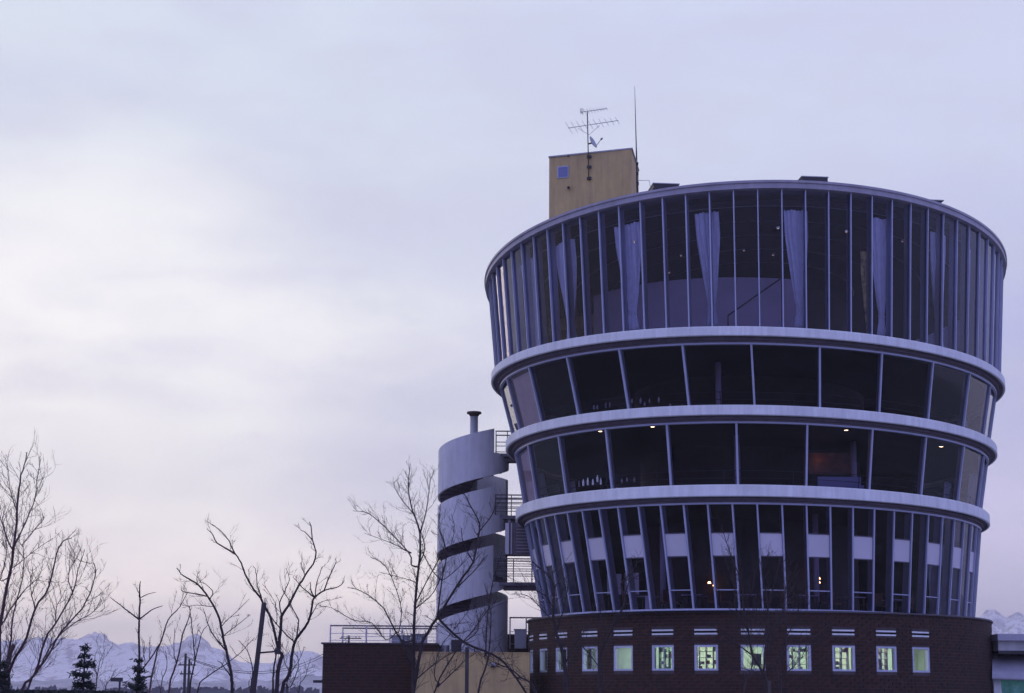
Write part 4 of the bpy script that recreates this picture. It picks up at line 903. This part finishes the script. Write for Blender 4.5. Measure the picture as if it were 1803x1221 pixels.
tree('bare_tree', 'small thin bare tree standing between the two conifers', 53, FI, [([(168, 1221), (172, 1190), (176, 1165), (186, 1142)], 2.6, .8), ([(184, 1221), (192, 1200), (204, 1178)], 2, .7), ([(172, 1190), (165, 1170), (168, 1150)], 1.8, .7)], 23, twig=1.1, tl=.6, group='bare winter trees')

# conifers: tiers of needle clumps round a stem
def conifer(px, ptop, pbot_w, Y, seed, label):
    rn = random.Random(seed); top = PY(px, ptop, Y); h = top.z; w_ = pbot_w/FPX*Y/2
    t = thing('conifer', label, 'tree', (top.x, Y, 0), 'small dark conifers')
    MB().tube([Vector((top.x, Y, 0)), top], .07, .012, 6).build('trunk', M['bark'], t, True)
    b = MB(); z = h
    vis = h-1.5; z = h; k = 0
    while z > .6:
        f = min(1.15, (h-z)/vis); rad = w_*(.18+.9*f**.8)*rn.uniform(.75, 1.2); nb = int(5+7*f)
        for i in range(nb):
            a = rn.uniform(0, 6.28); L_ = rad*rn.uniform(.55, 1.1); P0 = Vector((top.x, Y, z)); 
            P1 = P0+Vector((math.cos(a)*L_, math.sin(a)*L_, L_*rn.uniform(-.05, .30)))
            b.tube([P0, P1], .012, .005, 3, False)
            for q in range(int(10+40*f)):
                u = rn.uniform(.25, 1.05)**.7; c = P0.lerp(P1, u)+Vector((rn.gauss(0, .045), rn.gauss(0, .045), rn.gauss(.01, .035)))
                e = Vector((rn.gauss(0, 1), rn.gauss(0, 1), rn.gauss(0, .6))).normalized()*rn.uniform(.03, .07); s_ = e.cross(Vector((rn.gauss(0, 1), rn.gauss(0, 1), 1))).normalized()*.012
                b.quad(c-e-s_, c+e-s_, c+e+s_, c-e+s_)
        z -= rn.uniform(.12, .22); k += 1
    b.build('crown', M['needle'], t)
conifer(150, 1142, 52, 40, 31, 'small dark conifer with a tufted tip at the lower left')
conifer(243, 1164, 48, 42, 32, 'small sparse conifer at the foot of the thin straight bare tree')
conifer(8, 1172, 40, 38, 33, 'small dark conifer half hidden behind the large tree at the far left edge')

# stakes
p0, p1 = PY(446, 1221, 44.6), PY(465, 1061, 44.6)
t = thing('tree_stake', 'dark leaning wooden pole tied to the forked bare tree', 'pole', (p0.x-.05, p0.y, 0)); MB().tube([Vector((p0.x-.13, p0.y, 0)), p0, p1], .062, .058, 10).build('pole', M['stake'], t, True)
MB().tube([PY(456, 1150, 44.6), PY(490, 1147, 45)], .022, n=6).build('cross_tie', M['stake'], t); MB().box(PY(489, 1147, 45), .13, .13, .14).build('tie_band', M['dark'], t)
p0, p1 = PY(822, 1221, 59), PY(822.5, 1140, 59)
t = thing('tree_stake', 'upright dark wooden stake in front of the ochre wall', 'pole', (p0.x, 59, 0)); MB().tube([Vector((p0.x, 59, 0)), p1], .062, n=10).build('pole', M['stake'], t, True); MB().tube([p1-Vector((0, 0, .15)), p1-Vector((0, 0, .09))], .07, n=10).build('tie_band', M['dark'], t)
for x, y, yy in ((1355, 1199, 52),):
    p1 = PY(x, y, yy); t = thing('tree_stake', 'short dark stake at the bottom edge before the brick base', 'pole', (p1.x, yy, 0)); MB().tube([Vector((p1.x, yy, 0)), p1], .04, n=8).build('pole', M['stake'], t, True)

# ------------------------------------------------------------------ far street furniture and roofs at the lower left
p = PY(205.5, 1197, 95); t = thing('street_sign', 'flat dark T shaped board on a post between the two conifers', 'sign', (PY(211, 1200, 95).x, 95, 0))
MB().box(p, (217-196)/FPX*95, .12, .20).build('board', M['dark'], t); q = PY(211, 1200, 95); MB().tube([Vector((q.x, 95, 0)), Vector((q.x, 95, p.z))], .055, n=8).build('post', M['dark'], t)
def upole(x, y, Y, lb, arms, tr=False):
    p = PY(x, y, Y); t = thing('utility_pole', lb, 'utility pole', (p.x, Y, 0), 'utility poles')
    MB().tube([Vector((p.x, Y, -2)), p], .17, .10, 8).build('pole', M['dark'], t)
    for dz, w_ in arms:
        c = MB().box(p+Vector((.15, 0, -dz)), w_, .12, .10).build('crossarm', M['dark'], t)
        for k in (-.4, -.15, .25, .4): MB().tube([p+Vector((.15+k*w_, 0, -dz)), p+Vector((.15+k*w_, 0, -dz+.25))], .05, .03, 6).build('insulator', M['dark'], c)
    if tr: MB().tube([p+Vector((-.3, -.1, -5.2)), p+Vector((-.3, -.1, -4.2))], .32, n=10).build('transformer', M['dark'], t)
    return t
upole(327, 1151, 150, 'dark utility pole with a transformer, left one of the close pair', ((.9, 1.4), (1.6, 1.1)), True)
upole(333.5, 1161, 170, 'plain dark utility pole, right one of the close pair', ())
upole(614.5, 1119, 190, 'utility pole with crossarms seen above the brick annex roof', ((.3, 2.2), (1.1, 2.8)))
wires = MB()
for k, (ya, yb) in enumerate(((1158, 1127), (1156, 1122))):
    A_, B_ = PY(327, ya, 150), PY(614.5, yb, 190); wires.tube([A_.lerp(B_, i/12)-Vector((0, 0, 2.2*4*(i/12)*(1-i/12))) for i in range(13)], .03, n=3)
tag(wires.build('power_line', M['dark']), 'thin sagging power lines between the far utility poles', 'power line')
rm = mat('dark_roof_tile', (.05, .05, .07), .7, var=.3, vscale=2)
for x0, x1, y, Y, lb in ((334, 404, 1214, 120, 'dark tiled house roof just showing behind the arching bare tree'), (414, 545, 1219.5, 150, 'distant dark roof at the bottom beside the brick annex')):
    a, b_ = PY(x0, y, Y), PY(x1, y, Y); t = thing('house', lb, 'house', ((a.x+b_.x)/2, Y+4, 0), 'houses behind the trees'); zr = a.z; wd = b_.x-a.x; xm = (a.x+b_.x)/2
    MB().box((xm, Y+4, zr/2-.75), wd*.98, 7.4, max(.4, zr-1.5)).build('wall', M['panel'], t)
    MB().box8([Vector((xm-wd/2-.8, Y-.2, zr-1.4)), Vector((xm+wd/2+.8, Y-.2, zr-1.4)), Vector((xm+wd/2+.8, Y+8.2, zr-1.4)), Vector((xm-wd/2-.8, Y+8.2, zr-1.4)), Vector((xm-wd/2+.2, Y+3.8, zr)), Vector((xm+wd/2-.2, Y+3.8, zr)), Vector((xm+wd/2-.2, Y+4.2, zr)), Vector((xm-wd/2+.2, Y+4.2, zr))]).build('roof', rm, t)
# far tree line
rnd = random.Random(9); b = MB()
for i in range(2600):
    x = rnd.uniform(-120, 560); Y = 700+rnd.uniform(0, 80); g_ = noise.noise(Vector((x*.03, 2, 1)))
    c = PY(x, 1228-6*g_, Y); c.z += rnd.uniform(-6, 2)*1.2; e = Vector((rnd.uniform(.6, 2), rnd.uniform(-1, 1), rnd.uniform(-.5, 1.6))); f_ = Vector((rnd.uniform(-.5, .5), .3, rnd.uniform(.6, 2)))
    b.quad(c-e-f_, c+e-f_, c+e*.5+f_, c-e*.6+f_)
b.build('tree_line', mat('far_wood', (.07, .06, .09), .95), kind='stuff')
print('OBJECTS', len(bpy.data.objects))
